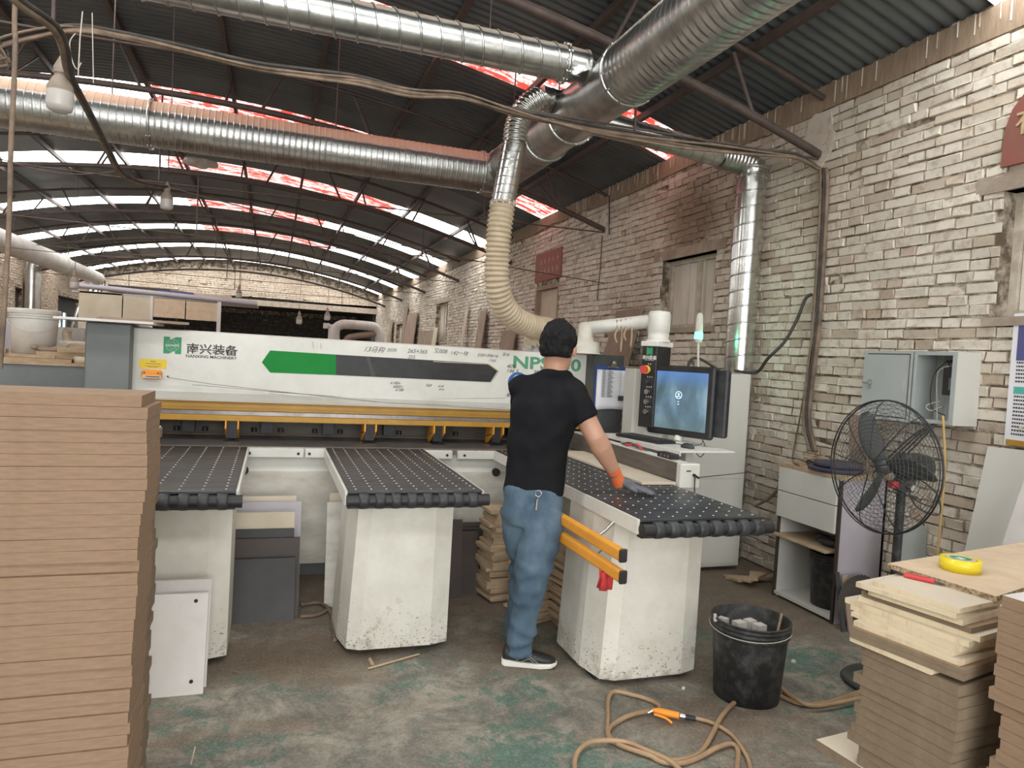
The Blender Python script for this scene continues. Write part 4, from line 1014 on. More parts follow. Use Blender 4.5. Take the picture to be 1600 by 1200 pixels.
# stack in the lower right corner
Bc = pd(1497, 1120, 2.1); Ac = pz(1346, 1047, Bc.z); Cc = pz(1574, 1107, Bc.z)
e1 = (Ac-Bc); e1.z = 0; L1 = e1.length; e1.normalize(); e2 = Vector((-e1.y, e1.x, 0))
if e2.dot(Cc-Bc) < 0: e2 = -e2
mdfx = Matrix((e1, e2, ZV)).transposed()
def corner_board(name, P, l1, l2, z0, z1, mats, rot=0, mis=(0, 1)):
    R = Matrix.Rotation(rot, 3, 'Z') @ mdfx; m = MB(); P = Vector((P.x, P.y, z0))
    q = [P, P+R @ Vector((l1, 0, 0)), P+R @ Vector((l1, l2, 0)), P+R @ Vector((0, l2, 0))]
    if (q[1]-q[0]).cross(q[3]-q[0]).z < 0: q = [q[0], q[3], q[2], q[1]]
    h = z1-z0; m.add(q+[v+ZV*h for v in q], [(0, 3, 2, 1)]+[(0, 1, 5, 4), (1, 2, 6, 5), (2, 3, 7, 6), (3, 0, 4, 7)], 0); m.add([v+ZV*h for v in q], [(0, 1, 2, 3)], mis[1])
    return m.build(name, mats)
zTop = (lambda r: H+r.z*math.hypot(Bc.x, Bc.y)/math.hypot(r.x, r.y))(ray(1497, 1073))
r0 = ray(1352, 1190); zL = H+r0.z*math.hypot(Ac.x, Ac.y)/math.hypot(r0.x, r0.y)
zmap = lambda x, y, z: pz(x, y, z)
NB3 = int(zTop/.0335); th3 = zTop/NB3
off3 = [.0, -.008, .0, .0, .0, -.002, .018, .018, -.012, .014, -.03, .0]
for i in range(NB3):
    dx = off3[i] if i < len(off3) else rs.uniform(-.015, .015)
    P = Bc + e1*(dx*.4+rs.uniform(-.006, .006)) + e2*rs.uniform(-.006, .006)
    o = corner_board('mdf_board', P, L1+rs.uniform(-.012, .012)+(.02 if i in (3, 8, 9) else 0)+(.14 if abs(zTop-i*th3-zL) < th3/2 else 0), .30+rs.uniform(-.01, .01), zTop-(i+1)*th3, zTop-i*th3-.0008, ['mdf_dark', 'mdf_dark' if abs(zTop-i*th3-zL) > th3/2 else 'mela_top'])
    tag(o, 'raw brown MDF board under the cream boards in the lower right stack, %s' % ('just below them' if i == 0 else ORD[i]+' one down'), 'board', 'brown boards of the lower right stack')
# cream melamine boards, bottom to top: left corner px, front corner px, rotation, thickness, material
rows = [((1328, 994), (1455, 1047), .016, 'mela', .18), ((1328, 987), (1506, 1056), .018, 'mdf', .3), ((1330, 979), (1506, 1047), .017, 'mdf', .3), ((1334, 969), (1500, 1032), .018, 'mela', .31),
        ((1330, 955), (1488, 1018), .016, 'mela', .24), ((1329, 944), (1497, 1011), .018, 'mela', .26), ((1312, 930), (1514, 1003), .018, 'mela', .3), ((1345, 930), (1535, 994), .018, 'mela', .2),
        ((1350, 920), (1520, 978), .018, 'mdf', .28), ((1358, 914), (1502, 960), .018, 'mela', .26), ((1334, 903), (1487, 951), .018, 'mela', .28), ((1362, 901), (1494, 943), .016, 'mela', .26)]
z = zTop; nm = ['bottom one', 'second from the bottom', 'third from the bottom', 'fourth from the bottom', 'fifth from the bottom', 'sixth from the bottom', 'sixth from the top', 'fifth from the top', 'fourth from the top', 'third from the top', 'second from the top', 'topmost']
for i, (a, b, t_, kind, l2) in enumerate(rows):
    z1 = z+t_; P = pz(b[0], b[1], z1); Q = pz(a[0], a[1], z1); d = Q-P; d.z = 0
    # keep to the stack: the pixel gives the corner, the pile gives the direction
    P = Vector((P.x, P.y, 0)); dev = (P-Vector((Bc.x, Bc.y, 0)))
    if dev.length > .09: P = Vector((Bc.x, Bc.y, 0))+dev.normalized()*.09
    rot = math.atan2(d.y, d.x)-math.atan2(e1.y, e1.x); rot = (rot+PI) % (2*PI)-PI; rot = max(-.11, min(.11, rot))
    o = corner_board('cream_board' if kind == 'mela' else 'mdf_board', P, min(d.length, .42), l2, z, z1-.0005, ['mela_edge', 'mela_top'] if kind == 'mela' else ['mdf_dark', 'mdf'], rot)
    tag(o, ('cream melamine board' if kind == 'mela' else 'brown MDF board')+' among the cream boards of the lower right stack, '+nm[i], 'board', 'cream boards of the lower right stack')
    z = z1
zc = z
A_, B_ = pz(1387, 880, zc+.018), pz(1557, 932, zc+.018); A2, B2 = pz(1600, 847, zc+.018), pz(1600, 918, zc+.018)
dA = (A2-A_).normalized(); dB = (B2-B_).normalized(); q = [A_, B_, B_+dB*.95, A_+dA*1.2]; q = [Vector((v.x, v.y, zc)) for v in q]
m = MB(); m.add(q+[v+ZV*.018 for v in q], [(0, 3, 2, 1), (0, 1, 5, 4), (1, 2, 6, 5), (2, 3, 7, 6), (3, 0, 4, 7)], 0); m.add([v+ZV*.018 for v in q], [(0, 1, 2, 3)], 1)
o = m.build('chipboard_panel', ['chip_edge', 'chip_top']); tag(o, 'chipboard panel on top of the lower right stack, carrying yellow tape', 'board')
zt_ = zc+.018
c = pz(1508, 897, zt_); c = Vector((c.x, c.y, zt_)) + (_f.cross(Vector((0, 0, 0))) if False else Vector((.03, .045, 0)))
t = thing('tape_roll', 'roll of clear yellow packing tape on the chipboard panel', 'tape', tuple(c))
m = MB(); m.lathe(tuple(c), [(.048, 0), (.066, 0), (.066, .044), (.048, .044), (.048, 0)], 40, caps=False); m.build('yellow_tape', 'tape_yellow', t)
m = MB(); m.lathe(tuple(c), [(.036, 0), (.0475, 0), (.0475, .0447), (.036, .0447), (.036, 0)], 40, caps=False); m.build('cardboard_core', 'cream', t)
m = MB(); m.lathe((c.x, c.y, c.z+.0), [(.0355, .002), (.0355, .0435), (.0345, .0435), (.0345, .002)], 36, caps=False); m.bb(c.x-.03, c.x+.02, c.y-.012, c.y+.022, c.z+.04, c.z+.0405, 0); m.bb(c.x-.006, c.x+.018, c.y-.008, c.y+.018, c.z+.0405, c.z+.041, 1); m.build('green_core_label', ['green_npt', 'white_board'], t)
# red utility knife
ztop_b = zc; k0 = pz(1412, 896, ztop_b+.012); k1 = pz(1461, 907, ztop_b+.012)
t = thing('utility_knife', 'red utility knife on the topmost cream board beside the chipboard', 'knife', (k0.x, k0.y, ztop_b))
d = (k1-k0); d.z = 0; L = d.length; d.normalize(); s_ = Vector((-d.y, d.x, 0)); kmx = Matrix((d, s_, ZV)).transposed(); kk = Vector((k0.x, k0.y, ztop_b+.001))
m = MB(); m.cbox(0, L, -.011, .011, 0, .014, .004, 0, kmx, kk); m.build('handle', 'red', t)
m = MB(); m.cbox(.02, L-.02, -.004, .004, .014, .016, .001, 0, kmx, kk); m.build('slide', 'red', t)
m = MB(); m.plate([kk+d*(L-.001)+s_*.007+ZV*.006, kk+d*(L-.001)-s_*.007+ZV*.006, kk+d*(L+.035)-s_*.007+ZV*.006, kk+d*(L+.025)+s_*.007+ZV*.006], (0, 0, 1), .0008); m.build('blade', 'grey_dark', t)
# third stack cut by the right edge of the photo
Lc = pd(1567, 930, 2.03); z4 = Lc.z; NB4 = int(z4/.0335); th4 = z4/NB4
for i in range(NB4):
    P = Lc - e1*.36 + e1*rs.uniform(-.006, .008) + e2*rs.uniform(-.006, .006) + e1*([0, 0, .012, .012, .016, .01, .01, -.004, .008, .006, -.03, -.03, -.035, -.02][i] if i < 14 else 0)*.8
    o = corner_board('mdf_board', P, .36, .4, z4-(i+1)*th4, z4-i*th4-.0008, ['mdf', 'mdf'] if i else ['mdf', 'white_board'])
    tag(o, 'MDF board in the stack cut by the right edge, %s from the top' % (ORD[i] if i else 'topmost, first'), 'board', 'boards of the stack at the right edge')
# stray panel sticking out at the foot of the stack
zz = .4
m = MB(); q = [pz(1290, 1192, zz), pz(1352, 1181, zz)]
# ================================================================ floor things
def bucket(name, label, cx, cy, rb, rt, h, mat_, z0=0, rings=3, handle=True, tiltdir=1, cut=None):
    t = thing(name, label, 'bucket', (cx, cy, z0))
    m = MB(); w = .004; pr_ = [(.001, .0), (rb, .0), (rb+(rt-rb)*.8, h*.8)]
    for k in range(rings):
        zz = h*(.82+.055*k); rr_ = rb+(rt-rb)*(.82+.055*k); pr_ += [(rr_, zz), (rr_+.009, zz+.002), (rr_+.009, zz+.006), (rr_, zz+.009)]
    pr_ += [(rt, h-.006), (rt+.008, h-.004), (rt+.008, h), (rt-w, h), (rb-w, .012), (.001, .012)]
    m.lathe((cx, cy, z0), pr_, 40, caps=False); m.build('body', mat_, t)
    if handle:
        pp = []
        for k in range(17):
            a = PI*k/16; x = (rt+.012)*math.cos(a); y = -(rt+.012)*math.sin(a); pp.append(Vector((cx+x*math.cos(handle)-y*math.sin(handle), cy+x*math.sin(handle)+y*math.cos(handle), z0+h*.9-.35*rt*math.sin(a)*tiltdir)))
        m = MB(); m.tube(pp, .0022, 6); m.build('wire_handle', 'cable_white', t)
    return t
BX, BYY = 2.27, 2.84
bucket('bucket', 'scuffed black plastic bucket on the floor with white offcuts inside', BX, BYY, .155, .182, .385, 'bucket_black', handle=-.9, tiltdir=.25)
m = MB(); m.cyl((BX-.19, BYY+.02, .375), (BX-.165, BYY+.06, .385), .009, 10); o = m.build('handle_grip', 'plastic_white'); o.parent = bpy.data.objects['bucket']; o.location = Vector(o.location)-Vector((BX, BYY, 0))
for i, (dx, dy, w_, h_, rz) in enumerate(((-.05, .02, .055, .06, .1), (.02, .03, .05, .06, .2), (.03, -.03, .05, .05, .1), (-.1, .08, .03, .05, .5))):
    m = MB()
    m.box((BX+dx, BYY+dy, .23+.0), (w_, .045, .42*.62), 0, rz=rz)
    o = m.build('offcut_block', 'white_board'); tag(o, ['left white block standing in the black bucket', 'right white block standing in the black bucket', 'front white block standing in the black bucket', 'small white piece at the left rim of the black bucket'][i], 'block', 'white offcuts in the black bucket')
m = MB(); m.tube([(BX+.02, BYY-.1, .02), (BX+.165, BYY-.02, .40)], .008, 4); o = m.build('wood_strip', 'wood'); tag(o, 'pale wooden strip leaning out of the black bucket to the right', 'strip')

# air hose on the floor
def fpath(pts, z=.012): return [Vector((pz(x, y, z).x, pz(x, y, z).y, z)) for x, y in pts]
hp = [(900, 1200), (903, 1180), (915, 1166), (940, 1158), (975, 1156), (1005, 1168), (1030, 1178), (1058, 1196), (1070, 1215)]
loop = [(1340, 1085), (1290, 1100), (1250, 1100), (1215, 1086), (1180, 1083), (1150, 1096), (1128, 1120), (1112, 1150), (1095, 1175), (1070, 1186), (1040, 1187), (1000, 1177), (965, 1163), (950, 1145), (950, 1120), (950, 1095), (957, 1083), (975, 1083), (1005, 1090), (1027, 1100), (1030, 1108), (1010, 1113), (980, 1120), (958, 1132), (950, 1145), (955, 1158), (985, 1166), (1010, 1177), (1035, 1190), (1065, 1192), (1095, 1182), (1120, 1170), (1143, 1163), (1153, 1172), (1152, 1195), (1150, 1215)]
m = MB(); P = smooth_path(fpath(loop, .013), 6)
for i, p in enumerate(P): p.z = .012+.006*max(0, math.sin(i*.21))
m.tube(P, .0105, 8); 
hs = m.build('air_hose', 'airhose'); tag(hs, 'brown air hose snaking in loops over the floor before the bucket', 'hose')
m = MB(); P = smooth_path(fpath([(1086, 1122), (1105, 1127), (1125, 1136), (1145, 1150), (1160, 1170), (1170, 1190), (1174, 1215)], .012), 6); m.tube(P, .009, 8); o = m.build('air_hose', 'airhose'); tag(o, 'brown hose coming out of the orange blow gun to the right', 'hose'); m = MB(); P2 = smooth_path(fpath([(900, 1215), (898, 1190), (905, 1172), (922, 1160), (950, 1157), (980, 1160), (1010, 1172), (1040, 1185), (1060, 1200), (1070, 1215)], .026), 6); m.tube(P2, .0105, 8)
o = m.build('air_hose', 'airhose'); tag(o, 'brown hose coil overlapping the loops at the bottom edge', 'hose')
g0, g1, g2 = pz(1020, 1110, .03), pz(1061, 1118, .03), pz(1086, 1123, .02)
t = thing('blow_gun', 'orange air blow gun lying on the floor', 'air gun', (g0.x, g0.y, 0))
m = MB(); m.tube([g0, g0.lerp(g1, .3), g0.lerp(g1, .5), g1], [.009, .018, .016, .015], 10); m.build('handle', 'orange', t)
m = MB(); l0, l1, l2 = pz(1022, 1116, .03), pz(1040, 1122, .025), pz(1050, 1130, .015); m.tube(smooth_path([l0, l1, l2], 4), .006, 6); m.build('trigger', 'orange', t)
m = MB(); m.tube([g1, g1.lerp(g2, .35)], .013, 10, 1); m.tube([g1.lerp(g2, .35), g2], [.014, .011], 10, 0); m.build('coupling', ['black', 'chrome'], t)
m = MB(); m.tube([g0, pz(1012, 1114, .02)], [.008, .005], 8); m.build('nozzle', 'chrome', t)
for nm_, pth, r in (('hose', [(1225, 1082), (1255, 1100), (1290, 1098), (1345, 1080)], .01), ('hose', [(1212, 1068), (1240, 1090), (1275, 1103), (1345, 1090)], .01)):
    m = MB(); m.tube(smooth_path(fpath(pth, .011 if pth[0][0] > 1220 else .03), 6), r, 8); o = m.build('air_hose', 'airhose'); tag(o, 'brown hose length from bucket to right stack, %s' % ('front one' if pth[0][0] > 1220 else 'rear one'), 'hose')
m = MB(); a, b = pz(298, 1195, .004), pz(305, 1167, .004); m.tube([a, b], .0025, 5); o = m.build('straw', 'cream'); tag(o, 'thin pale sliver of wood on the floor by the left stack', 'splinter')
for k, (a, b, lb) in enumerate((((575, 1045), (655, 1022), 'long wood sliver on the floor under the middle pedestal'), ((578, 1030), (583, 1040), 'short stub of wood on the floor under the middle pedestal'))):
    m = MB(); p, q_ = pz(*a, .006), pz(*b, .006); m.tube([p, q_], .006 if k == 0 else .012, 4); o = m.build('wood_splinter', 'wood'); tag(o, lb, 'splinter')
for k, (a, w_) in enumerate((((1240, 1035), .02), ((1068, 1077), .012), ((1238, 1036), .01))[:2]):
    m = MB(); p = pz(*a, 0); m.box((p.x, p.y, .006), (w_, w_, .012), rz=.5); o = m.build('white_chip', 'white_board'); tag(o, ['white cube shaped chip on the floor right of the black bucket', 'tiny white chip on the floor before the right pedestal'][k], 'chip')

# ================================================================ things standing under the saw
def leaning(name, label, x0, x1, yb, yt, h, th, mat_, cat='board', rz=0, group=None, x2=None):
    """board standing on the floor and leaning back in +y"""
    m = MB(); n = Vector((0, -(h), (yt-yb))).normalized()
    q = [Vector((x0, yb, 0)), Vector((x1, yb, 0)), Vector((x1, yt, h)), Vector((x0, yt, h))]
    off = Vector((0, 1, 0))*th
    m.add(q+[v+off for v in q], [(0, 1, 2, 3), (7, 6, 5, 4), (0, 4, 5, 1), (1, 5, 6, 2), (2, 6, 7, 3), (3, 7, 4, 0)])
    c = Vector(((x0+x1)/2, yb, 0))
    o = m.build(name, mat_, loc=tuple(c)); o.rotation_euler.z = rz; tag(o, label, cat, group); return o
# between left and middle pedestal
def lean_px(name, label, x0, pr_, ytop, yb, yt, th, mat_):
    """right edge and top edge read off the photo at the board's own depth"""
    q = py(pr_, ytop, yt); return leaning(name, label, x0, q.x, yb, yt, q.z, th, mat_)
lean_px('black_board', 'large black board standing in front between the left and middle pedestals', -.42, 462, 871, 4.2, 4.32, .018, 'black_board')
lean_px('brown_board', 'dark brown board behind the front black board', -.4, 469, 840, 4.26, 4.42, .02, 'brown_board')
lean_px('black_board', 'scratched black board edge seen above the dark brown board', -.4, 460, 826, 4.33, 4.47, .016, 'black_board')
lean_px('cream_board', 'scribbled cream board rising behind the dark boards', -.4, 461, 800, 4.37, 4.53, .016, 'cream')
lean_px('lavender_board', 'lavender board leaning on the white saw base', -.3, 471, 784, 4.44, 4.66, .016, 'lavender')
lean_px('cream_board', 'top cream strip board behind the lavender board', -.33, 463, 775, 4.50, 4.74, .016, 'mela_top')
leaning('brown_board', 'narrow brown board beside the left pedestal behind the dark boards', -.42, -.2, 4.47, 4.83, .80, .016, 'mdf_dark')
# right of the middle pedestal
lean_px('brown_board', 'reddish brown board right of the middle pedestal, nearest one', .9, 723, 812, 4.4, 4.48, .018, 'brown_board')
lean_px('brown_board', 'wide dark brown board right of the middle pedestal', .95, 747, 831, 4.46, 4.56, .018, 'brown_board')
lean_px('black_board', 'bluish black board right of the middle pedestal, behind the brown ones', .95, 769, 825, 4.55, 4.66, .018, 'black_board')
lean_px('brown_board', 'brown board edge showing above the bluish black board', .95, 763, 816, 4.62, 4.75, .018, 'brown_board')
# white panels
leaning('white_board', 'tall narrow white board beside the middle pedestal, left of it', .36, .46, 4.38, 4.5, .62, .03, 'white_dusty')
leaning('cream_board', 'thin cream board behind the narrow white panel by the middle pedestal', .38, .5, 4.45, 4.6, .66, .018, 'mela_top')
t = leaning('drilled_board', 'white board with two drilled holes leaning on the left pedestal', -.62, -.233, 3.375, 3.47, .425, .018, 'white_board')
m = MB()
for zz in (.395, .055): m.lathe((-.285, 3.375+zz*.224-.002, zz), [(.0085, 0), (.0085, .004)], 14, 0, 'Y')
hh = m.build('drilled_hole', 'black'); hh.parent = t; hh.location = Vector(hh.location)-Vector(t.location)
leaning('white_board', 'plain white board behind the drilled one at the left pedestal', -.62, -.226, 3.44, 3.54, .47, .018, 'white_board')
# scrap strips, stacked crosswise
def scrap(cx, cy, n, w, l, lab, grp, rz0, th=.017, z0=0, side='wood'):
    r5 = random.Random(int(cx*1000)); z = z0
    for i in range(n):
        m = MB(); ww = w*r5.uniform(.75, 1.1); ll = l*r5.uniform(.8, 1.08)
        rz = rz0+r5.uniform(-.12, .12)
        t_ = th*(2 if r5.random() < .12 else 1)
        m.box((cx+r5.uniform(-.012, .012), cy+r5.uniform(-.015, .015), z+t_/2), (ww, ll, t_-.001), 0, rz=rz); z += t_
        o = m.build('wood_offcut', side); tag(o, lab % ORD[i], 'offcut', grp)
    return z
scrap(1.80, 3.84, 24, .3, .26, 'plywood offcut in the pile left of the right pedestal, %s from the floor', 'plywood offcuts beside the right pedestal', .08)
scrap(1.60, 4.02, 22, .26, .24, 'plywood offcut in the pile behind the man, %s from the floor', 'plywood offcuts behind the man', .3)
scrap(1.50, 4.42, 24, .26, .24, 'plywood offcut in the rear pile left of the man, %s from the floor', 'plywood offcuts left of the man', .12, th=.022)
m = MB(); a = [(470, 945), (500, 942), (517, 957), (520, 975), (523, 1000)]; m.tube(smooth_path(fpath(a, .012), 5), .012, 8); m.tube(smooth_path(fpath([(470, 963), (490, 962), (505, 957), (515, 950)], .012), 5), .01, 8); o = m.build('floor_cable', 'cable'); tag(o, 'dusty cable curling on the floor by the middle pedestal', 'cable')

# ================================================================ drawer unit by the wall
DX, DY0, DY1, DZ = 3.46, 3.55, 4.12, .955
t = thing('drawer_unit', 'white two drawer unit with open shelf at the brick wall', 'drawer unit', (3.65, 3.84, 0))
m = MB(); m.bb(DX-.01, RW-.02, DY0-.01, DY1+.02, DZ-.028, DZ); m.build('worktop', 'wood', t)
m = MB(); m.bb(DX+.015, RW-.02, DY0, DY0+.018, .0, DZ-.028, 0); m.build('near_side_panel', 'lavender', t)
m = MB(); m.bb(DX, DX+.016, DY0-.001, DY0+.018, .0, DZ-.028, 0); m.build('dark_edge_strip', 'brown_board', t); m = MB(); m.bb(DX, DX+.016, DY1-.018, DY1, 0, DZ-.028, 0); m.build('dark_edge_strip', 'brown_board', t)
m = MB(); m.bb(DX+.016, RW-.02, DY1-.018, DY1, 0, DZ-.028); m.bb(RW-.04, RW-.022, DY0, DY1, 0, DZ-.03); m.build('far_side_panel', 'cabinet_beige', t)
for z0, z1 in ((.762, .925), (.578, .756)):
    m = MB(); m.cbox(DX-.016, DX+.002, DY0+.022, DY1-.002, z0, z1, .002); m.build('drawer_front', 'cabinet_beige', t)
m = MB(); m.cbox(DX-.04, RW-.05, DY0+.06, DY1+.0, .44, .456, .002); m.build('open_shelf', 'wood', t)
m = MB(); m.bb(DX, RW-.04, DY0+.018, DY1-.018, .02, .04); m.build('bottom_board', 'cabinet_beige', t)
bucket('bucket', 'black bucket inside the open bottom of the drawer unit', 3.66, 3.76, .14, .155, .36, 'bucket_black', z0=.041, handle=0)
m = MB(); m.blob((3.54, 3.7, .49), (.04, .09, .03), .2); m.blob((3.58, 3.8, .49), (.03, .06, .03), .4); m.v = [Vector((v.x, v.y, max(v.z, .4575))) for v in m.v]; o = m.build('work_glove', 'rubber'); remesh(o, .006, 3); tag(o, 'dark work glove lying on the open shelf of the drawer unit', 'glove')
# things on the worktop
rr = random.Random(9)
zt_ = DZ+.001
lab = ['round dark sanding pad on the drawer unit, uppermost', 'round dark blue pad on the drawer unit, lowest']
for k, (zz, r, mt_) in enumerate(((.032, .15, 'pad'), (0.0, .17, 'pad'))):
    m = MB(); m.lathe((3.58, 3.72+.02*k, zt_+zz), [(r-.02, 0), (r, .008), (r, .024), (r-.01, .03)], 30); o = m.build('round_pad', mt_); tag(o, lab[k], 'pad')
m = MB(); m.cyl((3.5, 4.03, zt_+.018), (3.47, 3.93, zt_+.018), .018, 12); o = m.build('round_stick', 'dusty_board'); tag(o, 'short thick round stick at the far end of the drawer unit top', 'stick')
m = MB(); m.blob((3.62, 4.0, zt_+.02), (.05, .04, .02), .4); m.blob((3.57, 3.96, zt_+.015), (.04, .02, .014), .9); o = m.build('black_tool', 'black'); remesh(o, .006, 2); tag(o, 'small black lump of tools on the drawer unit top by the wall cables', 'tool')
m = MB()
for k in range(6): m.box((3.66+rr.uniform(-.05, .05), 4.0+rr.uniform(-.05, .05), zt_+.045+.006*k), (.12, .02, .004), 0, rz=rr.uniform(0, 3), ry=rr.uniform(-.2, .2))
m.box((3.66, 4.0, zt_+.035), (.12, .1, .012)); o = m.build('wood_scraps', 'wood'); tag(o, 'small heap of wood scraps on the drawer unit against the wall', 'scraps', kind='stuff')
m = MB(); m.box((3.74, 3.64, zt_+.2), (.012, .1, .3), rx=.2, rz=.2); m.box((3.72, 3.7, zt_+.21), (.012, .15, .34), rx=-.1); o = m.build('cardboard_piece', 'dusty_board'); tag(o, 'brown cardboard pieces standing on the drawer unit behind the fan', 'cardboard')
m = MB()
for k in range(7):
    y = 3.58+.035*k; m.tube([(3.7, y, zt_+.065), (3.66+.02*(k % 3), y-.25, zt_+.30+.03*(k % 2))], .004, 5)
o = m.build('welding_rods', 'chrome'); tag(o, 'bundle of thin metal rods slanting up behind the fan', 'rods', kind='stuff')
# saw blades, slats on the floor before the unit
q = pz(1345, 975, 0)
for k, (dx, r, mt_, lb) in enumerate(((0, .175, 'saw_blade', 'round saw blade leaning on the drawer unit side'),)):
    m = MB(); c = py(1345, 930, 3.45); c.z = .18; vs = []; n = 72
    for i in range(n):
        a = 2*PI*i/n; r2 = r*(1 if i % 2 else .965); vs.append((c.x+r2*math.cos(a), c.y+.2*(r2*math.sin(a)+r)*.3, c.z-.012+r2*math.sin(a)))
    m.plate(vs, (0, -1, 0), .003); o = m.build('saw_blade', mt_); tag(o, lb, 'saw blade')
for k, (x, y, w_, h, mt_, lb) in enumerate(((3.44, 3.42, .03, .35, 'grey_dark', 'dark strip standing at the near corner of the drawer unit, left one'), (3.49, 3.41, .04, .33, 'dusty_board', 'narrow brown strip standing left of the saw blade'), (3.70, 3.38, .03, .3, 'dusty_board', 'thin grey slat right of the saw blade, first'), (3.74, 3.37, .03, .29, 'cabinet_grey', 'thin grey slat right of the saw blade, second'), (3.785, 3.38, .03, .3, 'dusty_board', 'thin brown slat right of the saw blade, nearest the wall'))):
    o = leaning('slat', lb, x-w_/2, x+w_/2, y, y+.09, h, .012, mt_, 'slat')
leaning('white_board', 'white board leaning on the brick wall behind the fan', 3.62, 3.84, 3.2, 3.24, .7, .016, 'cabinet_grey')

# ================================================================ industrial fan
FH = pd(1383, 728, 3.6); hub = Vector((FH.x-.03, FH.y-.02, FH.z)); FR = .335
fan = thing('pedestal_fan', 'big black industrial pedestal fan with wire cage, facing left', 'fan', (3.0, 2.7, 0))
m = MB()
for s in (-1, 1):
    for k in range(14):
        f = (k+1)/14; r = .05+(FR-.05)*f; x = hub.x+s*.085*math.sqrt(max(0, 1-f**2.6))
        m.tube([(x, hub.y+r*math.cos(2*PI*i/40), hub.z+r*math.sin(2*PI*i/40)) for i in range(41)], .0013, 4, caps=False)
cage = m.build('cage_rings', 'grey_dark', fan)
m = MB()
for s in (-1, 1):
    for k in range(64):
        a = 2*PI*k/64; pp = []
        for j in range(9):
            f = .14+.86*j/8; r = FR*f; tw = .35*(1-f)*s; pp.append((hub.x+s*.085*math.sqrt(max(0, 1-f**2.6)), hub.y+r*math.cos(a+tw), hub.z+r*math.sin(a+tw)))
        m.tube(pp, .0009, 3, caps=False)
o = m.build('cage_wires', 'grey_dark', fan); o['kind'] = 'stuff'
m = MB()
for k in range(9):
    a = 2*PI*k/9+.1
    for s in (-1,):
        pp = [(hub.x+s*.087*math.sqrt(max(0, 1-f**2.6)), hub.y+FR*f*math.cos(a), hub.z+FR*f*math.sin(a)) for f in [.12+.88*j/8 for j in range(9)]]
        m.tube(pp, .0028, 5, caps=False)
m.tube([(hub.x, hub.y+FR*math.cos(2*PI*i/48), hub.z+FR*math.sin(2*PI*i/48)) for i in range(49)], .0045, 6, caps=False)
m.tube([(hub.x-.02, hub.y+FR*math.cos(2*PI*i/48), hub.z+FR*math.sin(2*PI*i/48)) for i in range(49)], .003, 6, caps=False)
m.build('cage_rim', 'black', fan)
for a0 in (.82, .82+2*PI/3, .82+4*PI/3):
    m = MB(); rings = []
    for j in range(8):
        f = j/7; r = .03+.27*f; a = a0+.25*f; c = Vector((hub.x+.0, hub.y+r*math.cos(a), hub.z+r*math.sin(a)))
        w_ = (.018+.036*math.sin(PI*min(f*.8+.1, 1)))*(1 if f < .95 else .6); tang = Vector((0, -math.sin(a), math.cos(a))); ch = (tang*math.cos(.5)+Vector((1, 0, 0))*math.sin(.5))*w_
        nn = (tang*-math.sin(.5)+Vector((1, 0, 0))*math.cos(.5))*.004; rings.append((c, ch, nn))
    m.loft(rings, 0, 12); m.build('blade', 'grey_dark', fan)
m = MB(); m.lathe(tuple(hub), [(.001, -.035), (.028, -.03), (.034, 0), (.034, .03)], 20, 0, 'X'); m.build('hub', 'grey_dark', fan)
m = MB(); m.lathe((hub.x+.1, hub.y, hub.z), [(.045, 0), (.068, .02), (.072, .12), (.06, .18), (.02, .2)], 24, 0, 'X'); m.tube([(hub.x+.03, hub.y, hub.z), (hub.x+.12, hub.y, hub.z)], .012, 8); m.build('motor', 'black', fan)
m = MB(); m.cbox(hub.x+.1, hub.x+.2, hub.y-.03, hub.y+.04, hub.z-.13, hub.z-.06, .01, 0); m.cyl((hub.x+.14, hub.y-.04, hub.z-.1), (hub.x+.14, hub.y-.06, hub.z-.1), .018, 12, 1); m.cbox(hub.x+.05, hub.x+.1, hub.y-.02, hub.y+.02, hub.z-.11, hub.z-.075, .006, 2); m.build('tilt_bracket', ['grey_dark', 'chrome', 'red'], fan)
m = MB(); m.cyl((hub.x+.14, hub.y+.01, .04), (hub.x+.14, hub.y+.01, hub.z-.08), .022, 16); m.build('pole', 'bucket_black', fan)
m = MB(); m.lathe((hub.x+.14, hub.y+.01, 0), [(.2, 0), (.22, .012), (.2, .03), (.05, .05), (.03, .09)], 32); m.build('round_base', 'grey_dark', fan)
m = MB(); m.tube(smooth_path([(hub.x+.2, hub.y-.02, hub.z-.05), (hub.x+.25, hub.y-.1, hub.z-.12), (hub.x+.24, hub.y-.13, hub.z-.22), (hub.x+.18, hub.y-.06, hub.z-.2), (hub.x+.15, hub.y-.02, hub.z-.12)], 6), .004, 6); m.build('fan_cord', 'cable_black', fan)
m = MB(); m.lathe((2.99, 2.92, 0), [(.12, 0), (.13, .02), (.12, .05), (.001, .055)], 24); 

# ================================================================ electrical box on the wall
EX = 3.665
eb = thing('electrical_box', 'grey wall electrical box with its door open, wires inside', 'electrical box', (3.76, 3.1, 1.35))
y0, y1, z0, z1 = 2.98, 3.262, 1.345, 1.765
m = MB(); w_ = .006
m.bb(EX, RW-.012, y0, y0+w_, z0, z1); m.bb(EX, RW-.012, y1-w_, y1, z0, z1); m.bb(EX, RW-.012, y0+w_, y1-w_, z1-w_, z1); m.bb(EX, RW-.012, y0+w_, y1-w_, z0, z0+w_); m.bb(RW-.02, RW-.012, y0+w_, y1-w_, z0+w_, z1-w_)
for a, b, c_, d_ in ((y0, y0+.028, z0, z1), (y1-.02, y1, z0, z1), (y0+.028, y1-.02, z1-.022, z1), (y0+.028, y1-.02, z0, z0+.022)): m.bb(EX-.004, EX, a, b, c_, d_)
m.build('box_body', 'cabinet_grey', eb); m = MB(); m.bb(EX-.002, RW-.013, y0-.003, y0, z0-.001, z1+.001); m.build('side_plate', 'cabinet_beige', eb)
